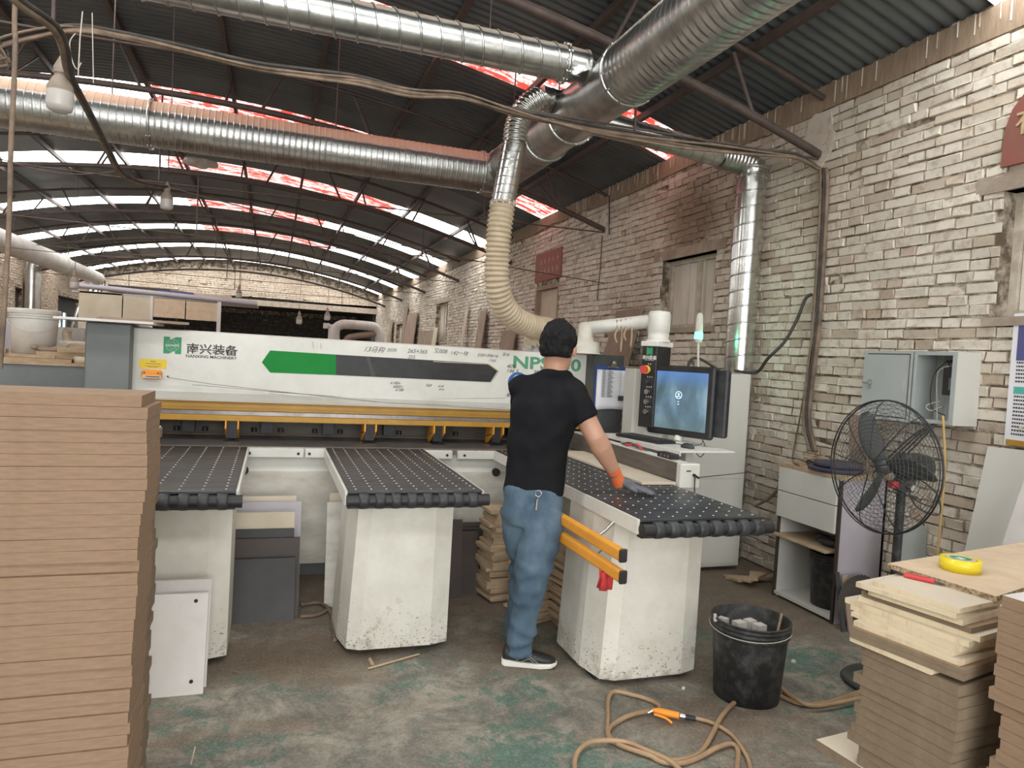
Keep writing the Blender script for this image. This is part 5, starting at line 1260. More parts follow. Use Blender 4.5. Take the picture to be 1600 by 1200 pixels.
m = MB(); a, b = y1+.012, y1+.012+.37; m.bb(EX-.002, EX+.002, a, b, z0-.012, z1, 0)
m.bb(EX+.002, EX+.018, a, a+.004, z0-.012, z1, 0); m.bb(EX+.002, EX+.018, b-.004, b, z0-.012, z1, 0); m.bb(EX+.002, EX+.018, a, b, z1-.004, z1, 0); m.bb(EX+.002, EX+.018, a, b, z0-.012, z0-.008, 0)
dr = m.build('door', 'cabinet_grey', eb)
m = MB()
for p, q_ in (((a+.02, z0+.01), (b-.03, z0+.01)), ((a+.02, z0+.01), (a+.02, z1-.018)), ((a+.02, z1-.018), (b-.03, z1-.018))): m.tube([(EX-.0025, p[0], p[1]), (EX-.0025, q_[0], q_[1])], .003, 4)
m.build('door_gasket', 'black', dr)
m = MB(); m.lathe((EX-.008, b-.06, (z0+z1)/2+.01), [(.018, 0), (.018, .006)], 16, 0, 'X'); m.lathe((EX-.008, b-.06, (z0+z1)/2-.02), [(.014, 0), (.014, .006)], 16, 0, 'X'); m.bb(EX-.01, EX-.002, b-.065, b+.0, (z0+z1)/2+.002, (z0+z1)/2+.01); m.build('door_lock', 'chrome', dr)
m = MB(); m.bb(EX-.006, EX-.002, a+.05, a+.065, (z0+z1)/2-.03, (z0+z1)/2+.02); m.build('latch_plate', 'cabinet_grey', dr)
m = MB(); m.cbox(EX+.05, RW-.02, y0+.035, y0+.13, z0+.17, z0+.33, .004, 0); m.bb(EX+.047, EX+.05, y0+.05, y0+.085, z0+.2, z0+.27, 1)
for k in range(3): m.tube(smooth_path([(EX+.08, y0+.05+.03*k, z0+.33), (EX+.07, y0+.06+.03*k, z0+.37), (EX+.1, y0+.12+.02*k, z0+.36)], 4), .005, 6, 0)
m.build('circuit_breaker', ['black', 'grey_mid'], eb)
m = MB()
for k, pth in enumerate(([(.07, .1, .34), (.06, .17, .3), (.07, .17, .12), (.06, .15, .02)], [(.07, .12, .37), (.05, .19, .28), (.06, .2, .1), (.08, .12, .05)], [(.08, .14, .1), (.06, .2, .07), (.05, .22, .1), (.08, .16, .13)])):
    m.tube(smooth_path([(EX+p[0], y0+p[1], z0+p[2]) for p in pth], 5), .0035, 5, k % 2)
m.build('inner_wires', ['cable_white', 'cable_black'], eb)
m = MB(); m.tube(smooth_path([(EX-.02, y0+.05, z0+.05), (EX-.03, y0+.03, z0-.02), (EX-.02, y0+.01, z0-.3), (EX-.02, y0+.02, .4), (EX-.02, y0+.03, .02)], 6), .007, 8); o = m.build('flexible_conduit', 'cable_yellow'); tag(o, 'ochre flexible conduit hanging from the electrical box to the floor', 'cable')
m = MB()
for k in range(4): m.tube(smooth_path([(EX+.02+.01*k, y0+.1, z0+.02), (EX-.01, y0+.14+.02*k, z0-.05), (EX+.02, y0+.28+.03*k, z0-.18), (EX+.07, y0+.5+.03*k, z0-.37)], 6), .006, 6)
o = m.build('cable_bunch', 'cable_black'); tag(o, 'bunch of dark cables drooping from the electrical box behind the fan', 'cable')

# signs and poster on the wall
def wallq(pts, x=RW-.02): return [px(a, b, x) for a, b in pts]
sg_ = thing('wall_sign', 'small faded red sign high on the wall above the boarded door', 'sign', (RW-.03, 9.95, 2.78))
a, b = px(838, 402, RW-.03), px(876, 432, RW-.03)
m = MB(); m.bb(RW-.035, RW-.015, b.y, a.y, 2.79, 3.22); m.build('sign_board', 'sign_red', sg_)
m = MB()
for r in range(2):
    for k in range(5):
        y = b.y+.1+k*.165; z = 2.9+.15*r
        m.bb(RW-.038, RW-.035, y, y+.08, z+.03, z+.04); m.bb(RW-.038, RW-.035, y+.03, y+.045, z, z+.08); m.bb(RW-.038, RW-.035, y+.01, y+.075, z, z+.01)
m.build('faded_characters', 'sign_gold', sg_)
sg_ = thing('wall_sign', 'large red round cornered sign high up at the right edge', 'sign', (RW-.03, 2.6, 2.8))
m = MB(); ye = px(1578, 160, RW-.02).y; yb_ = ye+.02; pts = [(ye-1.3, 2.81), (ye+.015, 2.81), (ye+.005, 3.02), (ye-.03, 3.12), (ye-.09, 3.19), (ye-1.3, 3.19)]
m.plate([(RW-.016, y, z) for y, z in pts], (-1, 0, 0), .02); m.build('sign_board', 'sign_red', sg_)
text_mesh('有限', .15, (RW-.0375, ye-.055, 2.98), (0, -1, 0), UZ, 'sign_gold', 'sign_characters', sg_, .004, bold=.002)
ps_ = thing('poster', 'white safety poster with blue header and teal band on the right wall', 'poster', (RW-.02, 2.55, 1.27))
pa, pb = px(1586, 490, RW-.018), px(1577, 695, RW-.018)
m = MB(); m.bb(RW-.022, RW-.018, pa.y-.6, pa.y, pb.z, pa.z); m.build('poster_sheet', 'paper', ps_)
hgt = pa.z-pb.z
m = MB(); m.bb(RW-.0235, RW-.022, pa.y-.6, pa.y-.03, pa.z-.33*hgt-.02, pa.z-.05); m.build('blue_header', 'bluedark', ps_)
m = MB(); m.bb(RW-.0235, RW-.022, pa.y-.6, pa.y-.03, pa.z-.61*hgt, pa.z-.555*hgt); m.build('teal_band', 'teal', ps_)
m = MB(); m.bb(RW-.0235, RW-.022, pa.y-.6, pa.y-.01, pb.z, pb.z+.03); m.build('orange_strip', 'ochre', ps_)
m = MB(); rr = random.Random(3)
for k in range(22):
    z = pa.z-.38*hgt-k*.0205
    if .53 < (pa.z-z)/hgt < .63: continue
    if z < pb.z+.04: break
    y = pa.y-.035
    while y > pa.y-.3: w_ = rr.uniform(.006, .012); m.bb(RW-.0235, RW-.022, y-w_, y, z, z+.010); y -= w_+.004
m.build('printed_lines', 'print_grey', ps_)['kind'] = 'stuff'
# white boards leaning at the right edge
m = MB(); a = [px(1536, 697, 3.80), px(1602, 691, 3.80)]; zt1 = a[0].z
q = [(3.60, a[0].y-.0, 0), (3.60, a[0].y-.6, 0), (3.81, a[0].y-.6, zt1+.02), (3.81, a[0].y-.02, zt1)]
m.add([Vector(v) for v in q]+[Vector(v)+Vector((.014, 0, 0)) for v in q], [(0, 1, 2, 3), (7, 6, 5, 4), (0, 4, 5, 1), (1, 5, 6, 2), (2, 6, 7, 3), (3, 7, 4, 0)]); o = m.build('white_board', 'cabinet_beige'); tag(o, 'tall pale board leaning on the wall below the poster, rear one', 'board')
a = px(1572, 735, 3.55); q = [(3.38, a.y+.06, 0), (3.38, a.y-.6, 0), (3.6, a.y-.6, a.z+.25), (3.6, a.y-.12, a.z+.23)]
m = MB(); m.add([Vector(v) for v in q]+[Vector(v)+Vector((.014, 0, 0)) for v in q], [(0, 1, 2, 3), (7, 6, 5, 4), (0, 4, 5, 1), (1, 5, 6, 2), (2, 6, 7, 3), (3, 7, 4, 0)]); o = m.build('white_board', 'white_board'); tag(o, 'slanted pinkish white board at the right edge, front one', 'board')
# ================================================================ the man at the saw
pm = thing('person', 'man in black T-shirt and jeans seen from behind, gloved hand on the right table', 'person', (1.31, 3.48, 0))
FA = math.radians(60); Fv = Vector((math.cos(FA), math.sin(FA), 0)); Rv = Vector((math.sin(FA), -math.cos(FA), 0))
def ring(c, hw, hd, f=None, r=None, tilt=None):
    c = Vector(c); r = r or Rv; f = f or Fv; return (c, r*hw, (f+(tilt or Vector((0, 0, 0))))*hd)
HD = 3.72
hc = pd(873, 543, HD); HS = 1.1                 # head centre
nk = pd(868, 566, HD)
pel = pd(833, 772, HD)
sh_c = pd(857, 592, HD+.02)
# ---- skin: head, neck, arms
body = MB()
hf = Vector((math.cos(math.radians(52)), math.sin(math.radians(52)), -.12)).normalized(); hr = hf.cross(Vector((0, 0, 1))).normalized(); hu = hr.cross(hf)
Hm = Matrix((hr, hf, hu)).transposed()
body.blob(hc+hu*.015, (.077, .096, .105), tilt=Hm, n=24)
body.blob(hc+hf*.02-hu*.05, (.062, .075, .075), tilt=Hm, n=20)
body.blob(hc+hf*.055-hu*.085, (.035, .035, .03), tilt=Hm, n=14)      # chin
body.loft([(hc+hf*.085+hu*.01, hr*.008, hu*.012), (hc+hf*.108-hu*.018, hr*.016, hu*.012), (hc+hf*.085-hu*.03, hr*.012, hu*.006)], 0, 10)   # nose
body.blob(hc+hf*.088-hu*.052, (.026, .012, .009), tilt=Hm, n=12)     # lips
for s in (-1, 1):
    body.blob(hc+hr*(s*.08)-hf*.004-hu*.012, (.011, .019, .032), tilt=Hm, n=12)   # ears
    body.blob(hc+hr*(s*.032)+hf*.078+hu*.012, (.016, .012, .01), tilt=Hm, n=10)   # brows / lids
body.loft([(hc-hu*.03-hf*.02, hr*.058, hf*.062), (nk+Vector((0, 0, .0)), hr*.056, hf*.058), (nk-Vector((0, 0, .05)), hr*.062, hf*.06), (sh_c-Vector((0, 0, .03)), Rv*.08, Fv*.05)], 0, 20)
body.v = [hc+(v-hc)*HS if (v-hc).dot(Vector((0,0,1))) > -.12 and i < 100000 else v for i, v in enumerate(body.v)]
shR = pd(893, 611, HD-.03); elR = pd(931, 684, HD-.06); wrR = pd(960, 738, HD+.03)
shL = sh_c-Rv*.15-Vector((0, 0, .04)); elL = shL+Fv*.12-Vector((0, 0, .25))+Rv*.03; wrL = elL+Fv*.2+Rv*.1-Vector((0, 0, .06))
def limb(mb, pts, rads, n=18, flat=1.0, side=None):
    rings = []; pts = [Vector(p) for p in pts]
    for i, p in enumerate(pts):
        a = pts[max(i-1, 0)]; b = pts[min(i+1, len(pts)-1)]; t = (b-a).normalized(); u = (side or Vector((0, 0, 1))); u = (u-t*u.dot(t))
        u = u.normalized() if u.length > 1e-3 else Vector((1, 0, 0)); w = t.cross(u); rings.append((p, u*rads[i], w*rads[i]*flat))
    mb.loft(rings, 0, n)
limb(body, [shR, shR.lerp(elR, .5), elR, elR.lerp(wrR, .25), elR.lerp(wrR, .6), wrR, wrR+(wrR-elR)*.08], [.058, .056, .052, .057, .046, .033, .031])
limb(body, [shL, shL.lerp(elL, .5), elL, elL.lerp(wrL, .3), elL.lerp(wrL, .7), wrL, wrL+(wrL-elL)*.1], [.055, .05, .043, .045, .036, .029, .028])
body.loft([ring(sh_c-Vector((0, 0, .06)), .12, .06), ring(sh_c-Vector((0, 0, .14)), .14, .085), ring(pel+Vector((0, 0, .15)), .13, .09), ring(pel, .14, .1)], 0, 20)
# left hand, relaxed and bare of the glove
def hand(mb, w, d, up, side, gl=1.0, spread=.0, curl=.3):
    d = d.normalized(); side = (side-d*side.dot(d)).normalized(); up = side.cross(d)
    if up.z < 0: up = -up
    pr_ = [(w-d*.02, side*.028, up*.024), (w+d*.015, side*.032, up*.021), (w+d*.045, side*.04, up*.017), (w+d*.08, side*.042, up*.014), (w+d*.096, side*.038, up*.011)]
    mb.loft(pr_, 0, 16)
    for k, (off, L) in enumerate(((-.031, .066), (-.0105, .076), (.0105, .071), (.030, .055))):
        b = w+d*.088+side*off; dd = (d+side*off*spread*14).normalized(); p1 = b+dd*L*.42-up*.002; p2 = p1+(dd-up*curl).normalized()*L*.33; p3 = p2+(dd-up*curl*1.7).normalized()*L*.27
        limb(mb, [b, p1, p2, p3, p3+(p3-p2)*.25], [.0105, .010, .009, .0078, .004], 10)
    b = w+d*.028-side*.03; p1 = b+(d*.75-side*.8).normalized()*.035-up*.004; p2 = p1+(d*1-side*.35).normalized()*.03-up*.004; limb(mb, [w+d*.01-side*.012, b, p1, p2, p2+(p2-p1)*.3], [.016, .0145, .0115, .0095, .004], 10)
hand(body, wrL+(wrL-elL).normalized()*.02, (Fv*1+Rv*.5-Vector((0, 0, .5))), Vector((0, 0, 1)), Rv, curl=.7)
b_ = body.build('body', 'skin', pm); remesh(b_, .0055, 4)
for s in (-1, 1):
    e = hc+(hr*(s*.031)+hf*.088+hu*.004)*HS
    m = MB(); m.blob(e-hf*.006, (.0125, .011, .007), tilt=Hm, n=12, mi=0); m.blob(e+hf*.0035, (.0052, .003, .0052), tilt=Hm, n=10, mi=1); m.build('eye', ['white_board', 'black'], pm)
    m = MB(); q = hc+(hr*(s*.031)+hf*.094+hu*.027)*HS; m.tube([q-hr*.018-hf*.004, q+hu*.003, q+hr*.018-hf*.004], [.002, .004, .002], 6); m.build('eyebrow', 'hair', pm)
MT['lips'] = M('lips', (.4, .17, .13), rough=.5)
m = MB(); q = hc+(hf*.1-hu*.052)*HS; m.loft([(q-hr*.024-hf*.008, hf*.002, hu*.002), (q-hr*.008, hf*.004, hu*.006), (q+hr*.008, hf*.004, hu*.006), (q+hr*.024-hf*.008, hf*.002, hu*.002)], 0, 10); m.build('mouth', 'lips', pm)
# ---- gloved right hand, flat on the table
gm = MB(); hb = pz(970, 755, .95); hd = pz(1013, 770, .912)-hb; hd.z = 0
w0 = Vector((hb.x, hb.y, .942)); hd.normalize(); sd = Vector((hd.y, -hd.x, 0))
hand(gm, w0+ZV*.012, hd-Vector((0, 0, .22)), ZV, -sd, curl=.05, spread=.2)
gm.v = [w0+(v-w0)*1.12 for v in gm.v]
limb(gm, [wrR, w0-hd*.01+ZV*.01, w0+hd*.03+ZV*.008, w0+hd*.07], [.036, .036, .032, .02], 14)
g_ = gm.build('work_glove', 'glove', pm); remesh(g_, .0036, 3)
lowest = min((v.co.z for v in g_.data.vertices)); 
for v in g_.data.vertices: v.co.z += .9035-lowest if lowest < .9035 else (0.9035-lowest)
gm = MB(); d_ = (wrR-elR).normalized(); limb(gm, [wrR-d_*.035, wrR-d_*.012, wrR+d_*.012, w0-hd*.005], [.037, .035, .0345, .036], 20)
g2 = gm.build('glove_cuff', 'glove_cuff', pm); remesh(g2, .004, 2); g2['label'] = 'orange knitted cuff'
# ---- hair
hm_ = MB(); hm_.blob(hc+hu*.03-hf*.012, (.087, .103, .104), tilt=Hm, n=28)
hm_.blob(hc-hf*.045-hu*.02, (.078, .062, .07), tilt=Hm, n=22); hm_.blob(hc+hf*.05+hu*.085, (.06, .05, .04), tilt=Hm, n=18)
hm_.v = [hc+(v-hc)*HS for v in hm_.v]
rr = random.Random(5)
h_ = hm_.build('hair', 'hair', pm); o3 = WLOC['person']
remesh(h_, .005, 2, lambda co: .007*noise.noise(co*22)+.008*noise.noise(Vector((co.x*75, co.y*75, co.z*30))))
# cut the hair away from the face and ears
for v in h_.data.vertices:
    p = v.co+o3-hc; f, u, r = p.dot(hf), p.dot(hu), p.dot(hr)
    if f > .02 and u < .05: v.co -= hf*min(f-.02, .075)*1.0
    if abs(r) > .05 and u < -.01 and f > -.02: v.co -= hr*(r*.28)
    if u < -.055: v.co += hu*(-.055-u)*.85
# ---- T-shirt
sm_ = MB(); up = Vector((0, 0, 1))
sm_.loft([ring(pel+Vector((-.002, 0, .0)), .162, .112), ring(pel.lerp(sh_c, .15), .158, .11), ring(pel.lerp(sh_c, .4)+Vector((-.015, -.005, 0)), .158, .112), ring(pel.lerp(sh_c, .62)-Fv*.012, .172, .122), ring(pel.lerp(sh_c, .8)-Fv*.018, .172, .12), ring(sh_c-Vector((0, 0, .045))-Fv*.005, .16, .092), ring(sh_c+Vector((0, 0, .005)), .128, .075), ring(nk-Vector((0, 0, .052)), .086, .074), ring(nk-Vector((0, 0, .04)), .07, .066)], 0, 32)
limb(sm_, [sh_c+Rv*.1-Vector((0, 0, .05)), shR-Vector((0, 0, .005)), shR.lerp(elR, .35), shR.lerp(elR, .62)], [.07, .070, .068, .069], 20)
limb(sm_, [sh_c-Rv*.1-Vector((0, 0, .05)), shL-Vector((0, 0, .01)), shL.lerp(elL, .35), shL.lerp(elL, .7)], [.07, .068, .066, .067], 20)
sm_.blob(shL-Vector((0, 0, .012))+Rv*.01, (.07, .07, .07)); sm_.blob(shR-Vector((0, 0, .012))-Rv*.01, (.07, .07, .07))
s_ = sm_.build('t_shirt', 'shirt', pm)
remesh(s_, .009, 7, lambda co: min(1, max(.12, (co.z-.92)*5))*(.010*noise.noise(Vector((co.x*5+co.z*4, co.y*5, co.z*9)))+.004*noise.noise(co*16)+.005*(1-abs(2*noise.noise(Vector((co.x*6+co.z*3, co.y*6, co.z*7-co.x*5)))))))
# ---- jeans
jm = MB()
anR = pd(811, 1000, 3.66); anR.z = .085; anL = pd(806, 985, 3.9); anL.z = .085
knR = pd(837, 876, 3.64); knL = pd(824, 876, 3.84)
hipR = pel+Rv*.075-Vector((0, 0, .08)); hipL = pel-Rv*.066-Vector((0, 0, .08))
jm.loft([ring(pel+Vector((0, 0, .05)), .15, .105), ring(pel, .158, .118), ring(pel-Vector((0, 0, .09)), .158, .128), ring(pel-Vector((0, 0, .16)), .15, .118)], 0, 28)
def leg(h, k, a):
    limb(jm, [h, h.lerp(k, .3), h.lerp(k, .65), k, k.lerp(a, .3), k.lerp(a, .65), a.lerp(k, .08), a-Vector((0, 0, .03))], [.104, .106, .104, .095, .078, .069, .064, .064], 24, side=Rv)
leg(hipR, knR, anR); leg(hipL, knL, anL)
j_ = jm.build('jeans', 'jeans', pm)
def fold(co):
    z = co.z; low = max(0, 1-z/.55); kn = math.exp(-((z-.5)/.12)**2)
    return .009*noise.noise(Vector((co.x*8, co.y*8, z*16)))*(1+1.2*low+.8*kn)+.005*(1-abs(2*noise.noise(Vector((co.x*5+z*6, co.y*5, z*11-co.x*5)))))*(.5+kn+low)+.006*low*math.sin(z*75+co.x*14+5*noise.noise(co*6))
remesh(j_, .009, 5, fold)
m = MB()
for s in (1, -1):
    m.tube([pel+Rv*(.166)*s*0+Fv*0+Vector((0, 0, 0))]*2, .001, 3) if False else None
# shoes
def shoe(a, d, label=None):
    d = d.normalized(); sd = Vector((-d.y, d.x, 0)); a = Vector((a.x, a.y, 0))
    m = MB(); st = [(-.085, .028, .0), (-.07, .038, .0), (-.02, .040, .0), (.05, .043, .0), (.12, .050, .0), (.17, .044, .002), (.195, .026, .006), (.203, .01, .01)]
    pts_l = [a+d*s+sd*w_ for s, w_, z in st]; pts_r = [a+d*s-sd*w_ for s, w_, z in st][::-1]; poly = pts_l+pts_r
    zt = [.034, .036, .03, .027, .026, .028, .031, .032]; zt = zt+zt[::-1]; zb = [.006, 0, .0, .0, .0, .004, .012, .016]; zb = zb+zb[::-1]; n = len(poly)
    vs = [Vector((p.x, p.y, z_+.001)) for p, z_ in zip(poly, zb)]+[Vector((p.x, p.y, z_)) for p, z_ in zip(poly, zt)]
    m.add(vs, [list(range(n))[::-1], list(range(n, 2*n))]+[[i, (i+1) % n, n+(i+1) % n, n+i] for i in range(n)])
    sh = m.build('shoe_sole', 'sole', pm); bv = sh.modifiers.new('b', 'BEVEL'); bv.width = .005; bv.segments = 2
    m = MB(); U = Vector((0, 0, 1))
    m.loft([(a-d*.082+U*.05, sd*.018, U*.024), (a-d*.07+U*.062, sd*.033, U*.044), (a-d*.02+U*.066, sd*.037, U*.05), (a+d*.03+U*.058, sd*.039, U*.042), (a+d*.08+U*.048, sd*.044, U*.03), (a+d*.13+U*.042, sd*.047, U*.024), (a+d*.17+U*.038, sd*.04, U*.017), (a+d*.196+U*.034, sd*.018, U*.01)], 0, 20)
    m.loft([(a-d*.03+U*.06, sd*.036, d*.045), (a-d*.03+U*.105, sd*.034, d*.046)], 0, 18)
    u_ = m.build('shoe_upper', 'black', pm); remesh(u_, .005, 5)
    m = MB()
    for k, (p, q_) in enumerate(((( .0, .085), (.08, .038)), ((.03, .08), (.1, .036)), ((.09, .062), (.02, .04)), ((.07, .07), (-.01, .045)))):
        P_ = [a+d*(p[0]+(q_[0]-p[0])*t)-sd*(.034+.016*t)+U*(p[1]+(q_[1]-p[1])*t) for t in (0, .33, .66, 1)]; m.tube(P_, .0035, 5)
    m.build('side_stripe', 'grey_mid', u_)
    m = MB()
    for k in range(4): c_ = a+d*(.035+.022*k)+U*(.1-.012*k); m.tube([c_-sd*.022, c_+U*.004, c_+sd*.022], .0028, 5)
    m.build('laces', 'black', u_)
shoe(anR+Vector((.0, -.0, 0)), pz(862, 1012, .03)-pz(770, 1006, .03))
shoe(anL, Vector((.4, .92, 0)))
# keys at the belt
kp = pd(841, 771, HD-.14)
kt = MB(); kt.tube([kp+Rv*.016*math.cos(2*PI*k/14)+ZV*.016*math.sin(2*PI*k/14) for k in range(15)], .002, 5); kt.tube([kp-ZV*.016, kp-ZV*.03], .003, 5); kt.tube([kp-ZV*.03-Rv*.004, kp-ZV*.085-Rv*.006], [.005, .006], 6); kt.build('key_ring', 'chrome', pm)
m = MB(); a = kp+Vector((0, 0, -.005)); 
# ================================================================ cables, lamps, far background
CYB = 4.30
def bundle_path(pts, Y): return [py(x, y, Y) for x, y in pts]
main = [(-60, 92), (0, 70), (60, 56), (120, 48), (200, 60), (300, 82), (400, 106), (480, 118), (560, 128), (640, 146), (720, 152), (800, 176), (860, 190), (930, 205), (1000, 215), (1060, 226), (1120, 234), (1180, 241), (1240, 246), (1285, 246)]
lb = ['thickest dusty cable of the bundle slung across the hall above the saw', 'upper dark cable of the bundle slung across the hall', 'lower pale cable of the bundle slung across the hall', 'thin sagging cable of the bundle slung across the hall']
cbn = thing('cable_bundle', 'bundle of dusty cables slung across the hall above the saw and down the wall', 'cables', (0, CYB, 3.1))
for k, (dz, r, mt_, am) in enumerate(((0, .015, 'cable', .0), (.024, .011, 'cable_black', .005), (-.016, .009, 'cable', .008), (.004, .007, 'cable', .014))):
    P = bundle_path(main, CYB); P = [p+Vector((0, .012*math.sin(i*1.3+k)-.02*k*.5, dz+am*math.sin(i*.9+k*2))) for i, p in enumerate(P)]
    P = [Vector((LW+.1, 4.34, 3.16+.012*k)), Vector((-3.6, 4.33, 3.0+.012*k))]+P; P[-1] = Vector((RW-.05-.012*k, 4.34, 3.12+.01*k))
    if k < 3:
        end = [px(1289, 270, RW-.05), px(1288, 330, RW-.045), px(1283, 420, RW-.045), px(1276, 520, RW-.045), px(1266, 600, RW-.05), px(1262, 660, RW-.05), px(1272, 705, RW-.08)]
        P += [e+Vector((-.012*k, .02*k-.02, 0)) for e in end]
    m = MB(); m.tube(smooth_path(P, 5), r, 8); m.build('cable', mt_, cbn)
m = MB(); P = [px(1268, 460, RW-.06), px(1258, 468, RW-.08), px(1245, 500, RW-.1), px(1225, 535, RW-.15), px(1200, 560, RW-.22), Vector((3.72, 4.8, 1.585)), Vector((3.5, 4.78, 1.588))]; m.tube(smooth_path(P, 6), .013, 8); o = m.build('black_wall_cable', 'cable_black'); tag(o, 'thick black cable swinging from the wall cables to the white cabinet', 'cable')
m = MB(); P = [px(1280, 440, RW-.05), px(1276, 480, RW-.04), px(1282, 500, RW-.04), px(1270, 540, RW-.04), px(1252, 640, RW-.04), px(1238, 715, RW-.04)]; m.tube(smooth_path(P, 6), .006, 6); o = m.build('thin_wall_wire', 'cable'); tag(o, 'thin wire hanging loose on the brick wall left of the fan', 'cable')
m = MB(); P = [Vector((RW-.03, 4.36, 3.1)), px(1292, 330, RW-.03), px(1290, 410, RW-.03)]; m.tube(P, .005, 6); o = m.build('steel_rod', 'rust'); tag(o, 'short steel rod end hanging on the wall below the near truss', 'rod')
m = MB(); P = [px(941, 368, RW-.03), px(938, 420, RW-.03), px(933, 468, RW-.03)]; m.tube(P, .007, 6); m.tube([px(952, 305, RW-.02), px(952, 366, RW-.02)], .008, 6); o = m.build('steel_rod', 'rust'); tag(o, 'thin vertical rod on the brick wall right of the small red sign', 'rod')
m = MB(); P = [px(1222, 740, 3.83), px(1215, 765, 3.78), px(1200, 780, 3.75), px(1180, 790, 3.7)]; m.tube(smooth_path(P, 5), .012, 6); o = m.build('grey_wall_hose', 'cable'); tag(o, 'bent grey hose at the wall between cabinet and drawer unit', 'hose')
# second bundle running along the hall on the left
P = [pd(-10, -30, 2.6), pd(30, 6, 2.7), pd(80, 42, 2.9), pd(98, 75, 3.1), pd(108, 118, 3.3), pd(140, 180, 3.7), pd(165, 230, 4.2), pd(185, 268, 4.7), pd(215, 286, 5.2), pd(258, 292, 5.9)]
cb2 = thing('cable_bundle', 'two twisted dusty cables slanting down past the big bulb at upper left', 'cables', tuple(P[3]))
for k, (r, mt_) in enumerate(((.016, 'cable'), (.011, 'cable_black'))):
    m = MB(); m.tube(smooth_path([p+Vector((.018*k, 0, .012*k*math.sin(i))) for i, p in enumerate(P)], 5), r, 7); m.build('cable', mt_, cb2)
m = MB(); P = [Vector((pd(24, -20, 2.9).x, pd(24, -20, 2.9).y, 4.55)), pd(24, -20, 2.9), pd(24, 60, 2.9), pd(22, 130, 2.9), pd(17, 230, 2.9), pd(15, 330, 2.9), pd(8, 460, 2.9), pd(5, 620, 2.9)]; P[-1] = Vector((P[-2].x-.01, P[-2].y, 1.42)); m.tube(smooth_path(P, 5), .010, 6); m.v = m.v; o = m.build('cord', 'cable'); tag(o, 'dusty cord hanging straight down at the far left', 'cord')
m = MB(); P = [pd(129, 18, 3.4), pd(125, 60, 3.4), pd(122, 120, 3.4)]; m.tube(P, .003, 5); m.tube(smooth_path([pd(118, 52, 3.4), pd(109, 66, 3.4), pd(112, 92, 3.4), pd(120, 108, 3.4), pd(127, 98, 3.4)], 5), .003, 5); m.tube([pd(144, 20, 3.5), pd(146, 130, 3.5)], .0025, 4); o = m.build('white_wires', 'cable_white'); tag(o, 'tangle of thin white wires beside the big bulb', 'wire')
# long horizontal guy wires further back
for k, (p, q_, lb_) in enumerate((((0, 248), (180, 268), 'upper left tie wire'), ((260, 292), (960, 445), 'long wire sagging across the hall behind the lower duct'), ((0, 385), (420, 405), 'thin wire crossing before the second light strip'))):
    m = MB(); Y = (8, 8, 11.5, 11.5)[k]; A0, B0 = py(*p, Y), py(*q_, Y); m.tube([A0.lerp(B0, i/12)-Vector((0, 0, .08*math.sin(PI*i/12))) for i in range(13)], .006, 5); o = m.build('tie_wire', 'rust'); tag(o, lb_, 'wire')
# lamps
def lamp(label, c, s, cord, dusty=True):
    t = thing('lamp_bulb', label, 'lamp', tuple(c), 'hanging bulbs')
    m = MB(); m.lathe((c.x, c.y, c.z), [(.001, 0), (.3*s, .015*s), (.46*s, .12*s), (.5*s, .3*s), (.5*s, .85*s)], 24); m.build('opal_glass', 'bulb', t)
    m = MB(); m.lathe((c.x, c.y, c.z), [(.5*s, .85*s), (.47*s, 1.1*s), (.3*s, 1.4*s), (.22*s, 1.5*s), (.22*s, 1.62*s)], 24, caps=False); m.build('dusty_neck', 'bulb_cap', t)
    m = MB(); m.lathe((c.x, c.y, c.z), [(.26*s, 1.6*s), (.27*s, 1.85*s), (.16*s, 2.1*s), (.05*s, 2.35*s)], 18); m.build('socket', 'bulb_cap', t)
    m = MB(); m.tube([(c.x, c.y, c.z+2.3*s), (c.x+.01, c.y, c.z+2.3*s+cord*.5), (c.x, c.y, c.z+2.3*s+cord)], .004, 5); m.build('lamp_cord', 'cable_black', t)
lamp('big dusty bulb hanging at upper left before the lower duct', pd(93, 176, 3.3), .112, .12)
c = pd(260, 328, 6.2); lamp('medium bulb hanging below the first light strip', c, .105, zroof(c.x)-.08-c.z-.24)
c = py(467, 507, 15.4); lamp('small far bulb before the dark bay, left of the two', c, .12, max(.1, zroof(c.x)-.56-c.z-.3))
c = py(511, 501, 15.4); lamp('small far bulb before the dark bay, right of the two', c, .12, max(.1, zroof(c.x)-.56-c.z-.3))
c = py(116, 452, 11.72); lamp('bulb hanging low at the left near the pale pipe', c, .12, zroof(c.x)-.5-c.z-.28)
c = py(373, 466, 13.0); lamp('small bulb above the dark opening right of the partition', c, .1, zroof(c.x)-.08-c.z-.23)

# pale pipe on the left
t = thing('left_pipe', 'pale grey extraction pipe running along the left side and bending down', 'pipe', (-4.5, 16, 3.12))
X = -4.4; Z = px(90, 410, X).z; a = px(-20, 362, X); b = px(92, 411, X); c = px(153, 432, X); 
m = MB(); m.tube([(X, 4.0, Z), (X, b.y, Z)], .19, 20); m.tube([(X, b.y, Z), (X, b.y+.25, Z)], .205, 20); m.build('pipe_run', 'plastic_white', t)
m = MB(); m.tube([(X, b.y, Z), (X, c.y, Z-.02)], .165, 20); m.build('pipe_run', 'plastic_white', t)
d = py(128, 485, c.y-.6); e = py(117, 520, c.y-1.0)
m = MB(); m.tube(smooth_path([(X, c.y-.1, Z-.02), (X+.0, c.y+.1, Z-.15), d], 6), .15, 18); m.tube([d, e], .14, 18); m.build('down_pipe', 'galv_clean', t)
t = thing('left_riser', 'spiral galvanised riser standing against the left brick wall', 'pipe', (-4.9, 17, 0))
p = px(51, 415, -4.9); q_ = px(52, 495, -4.9)
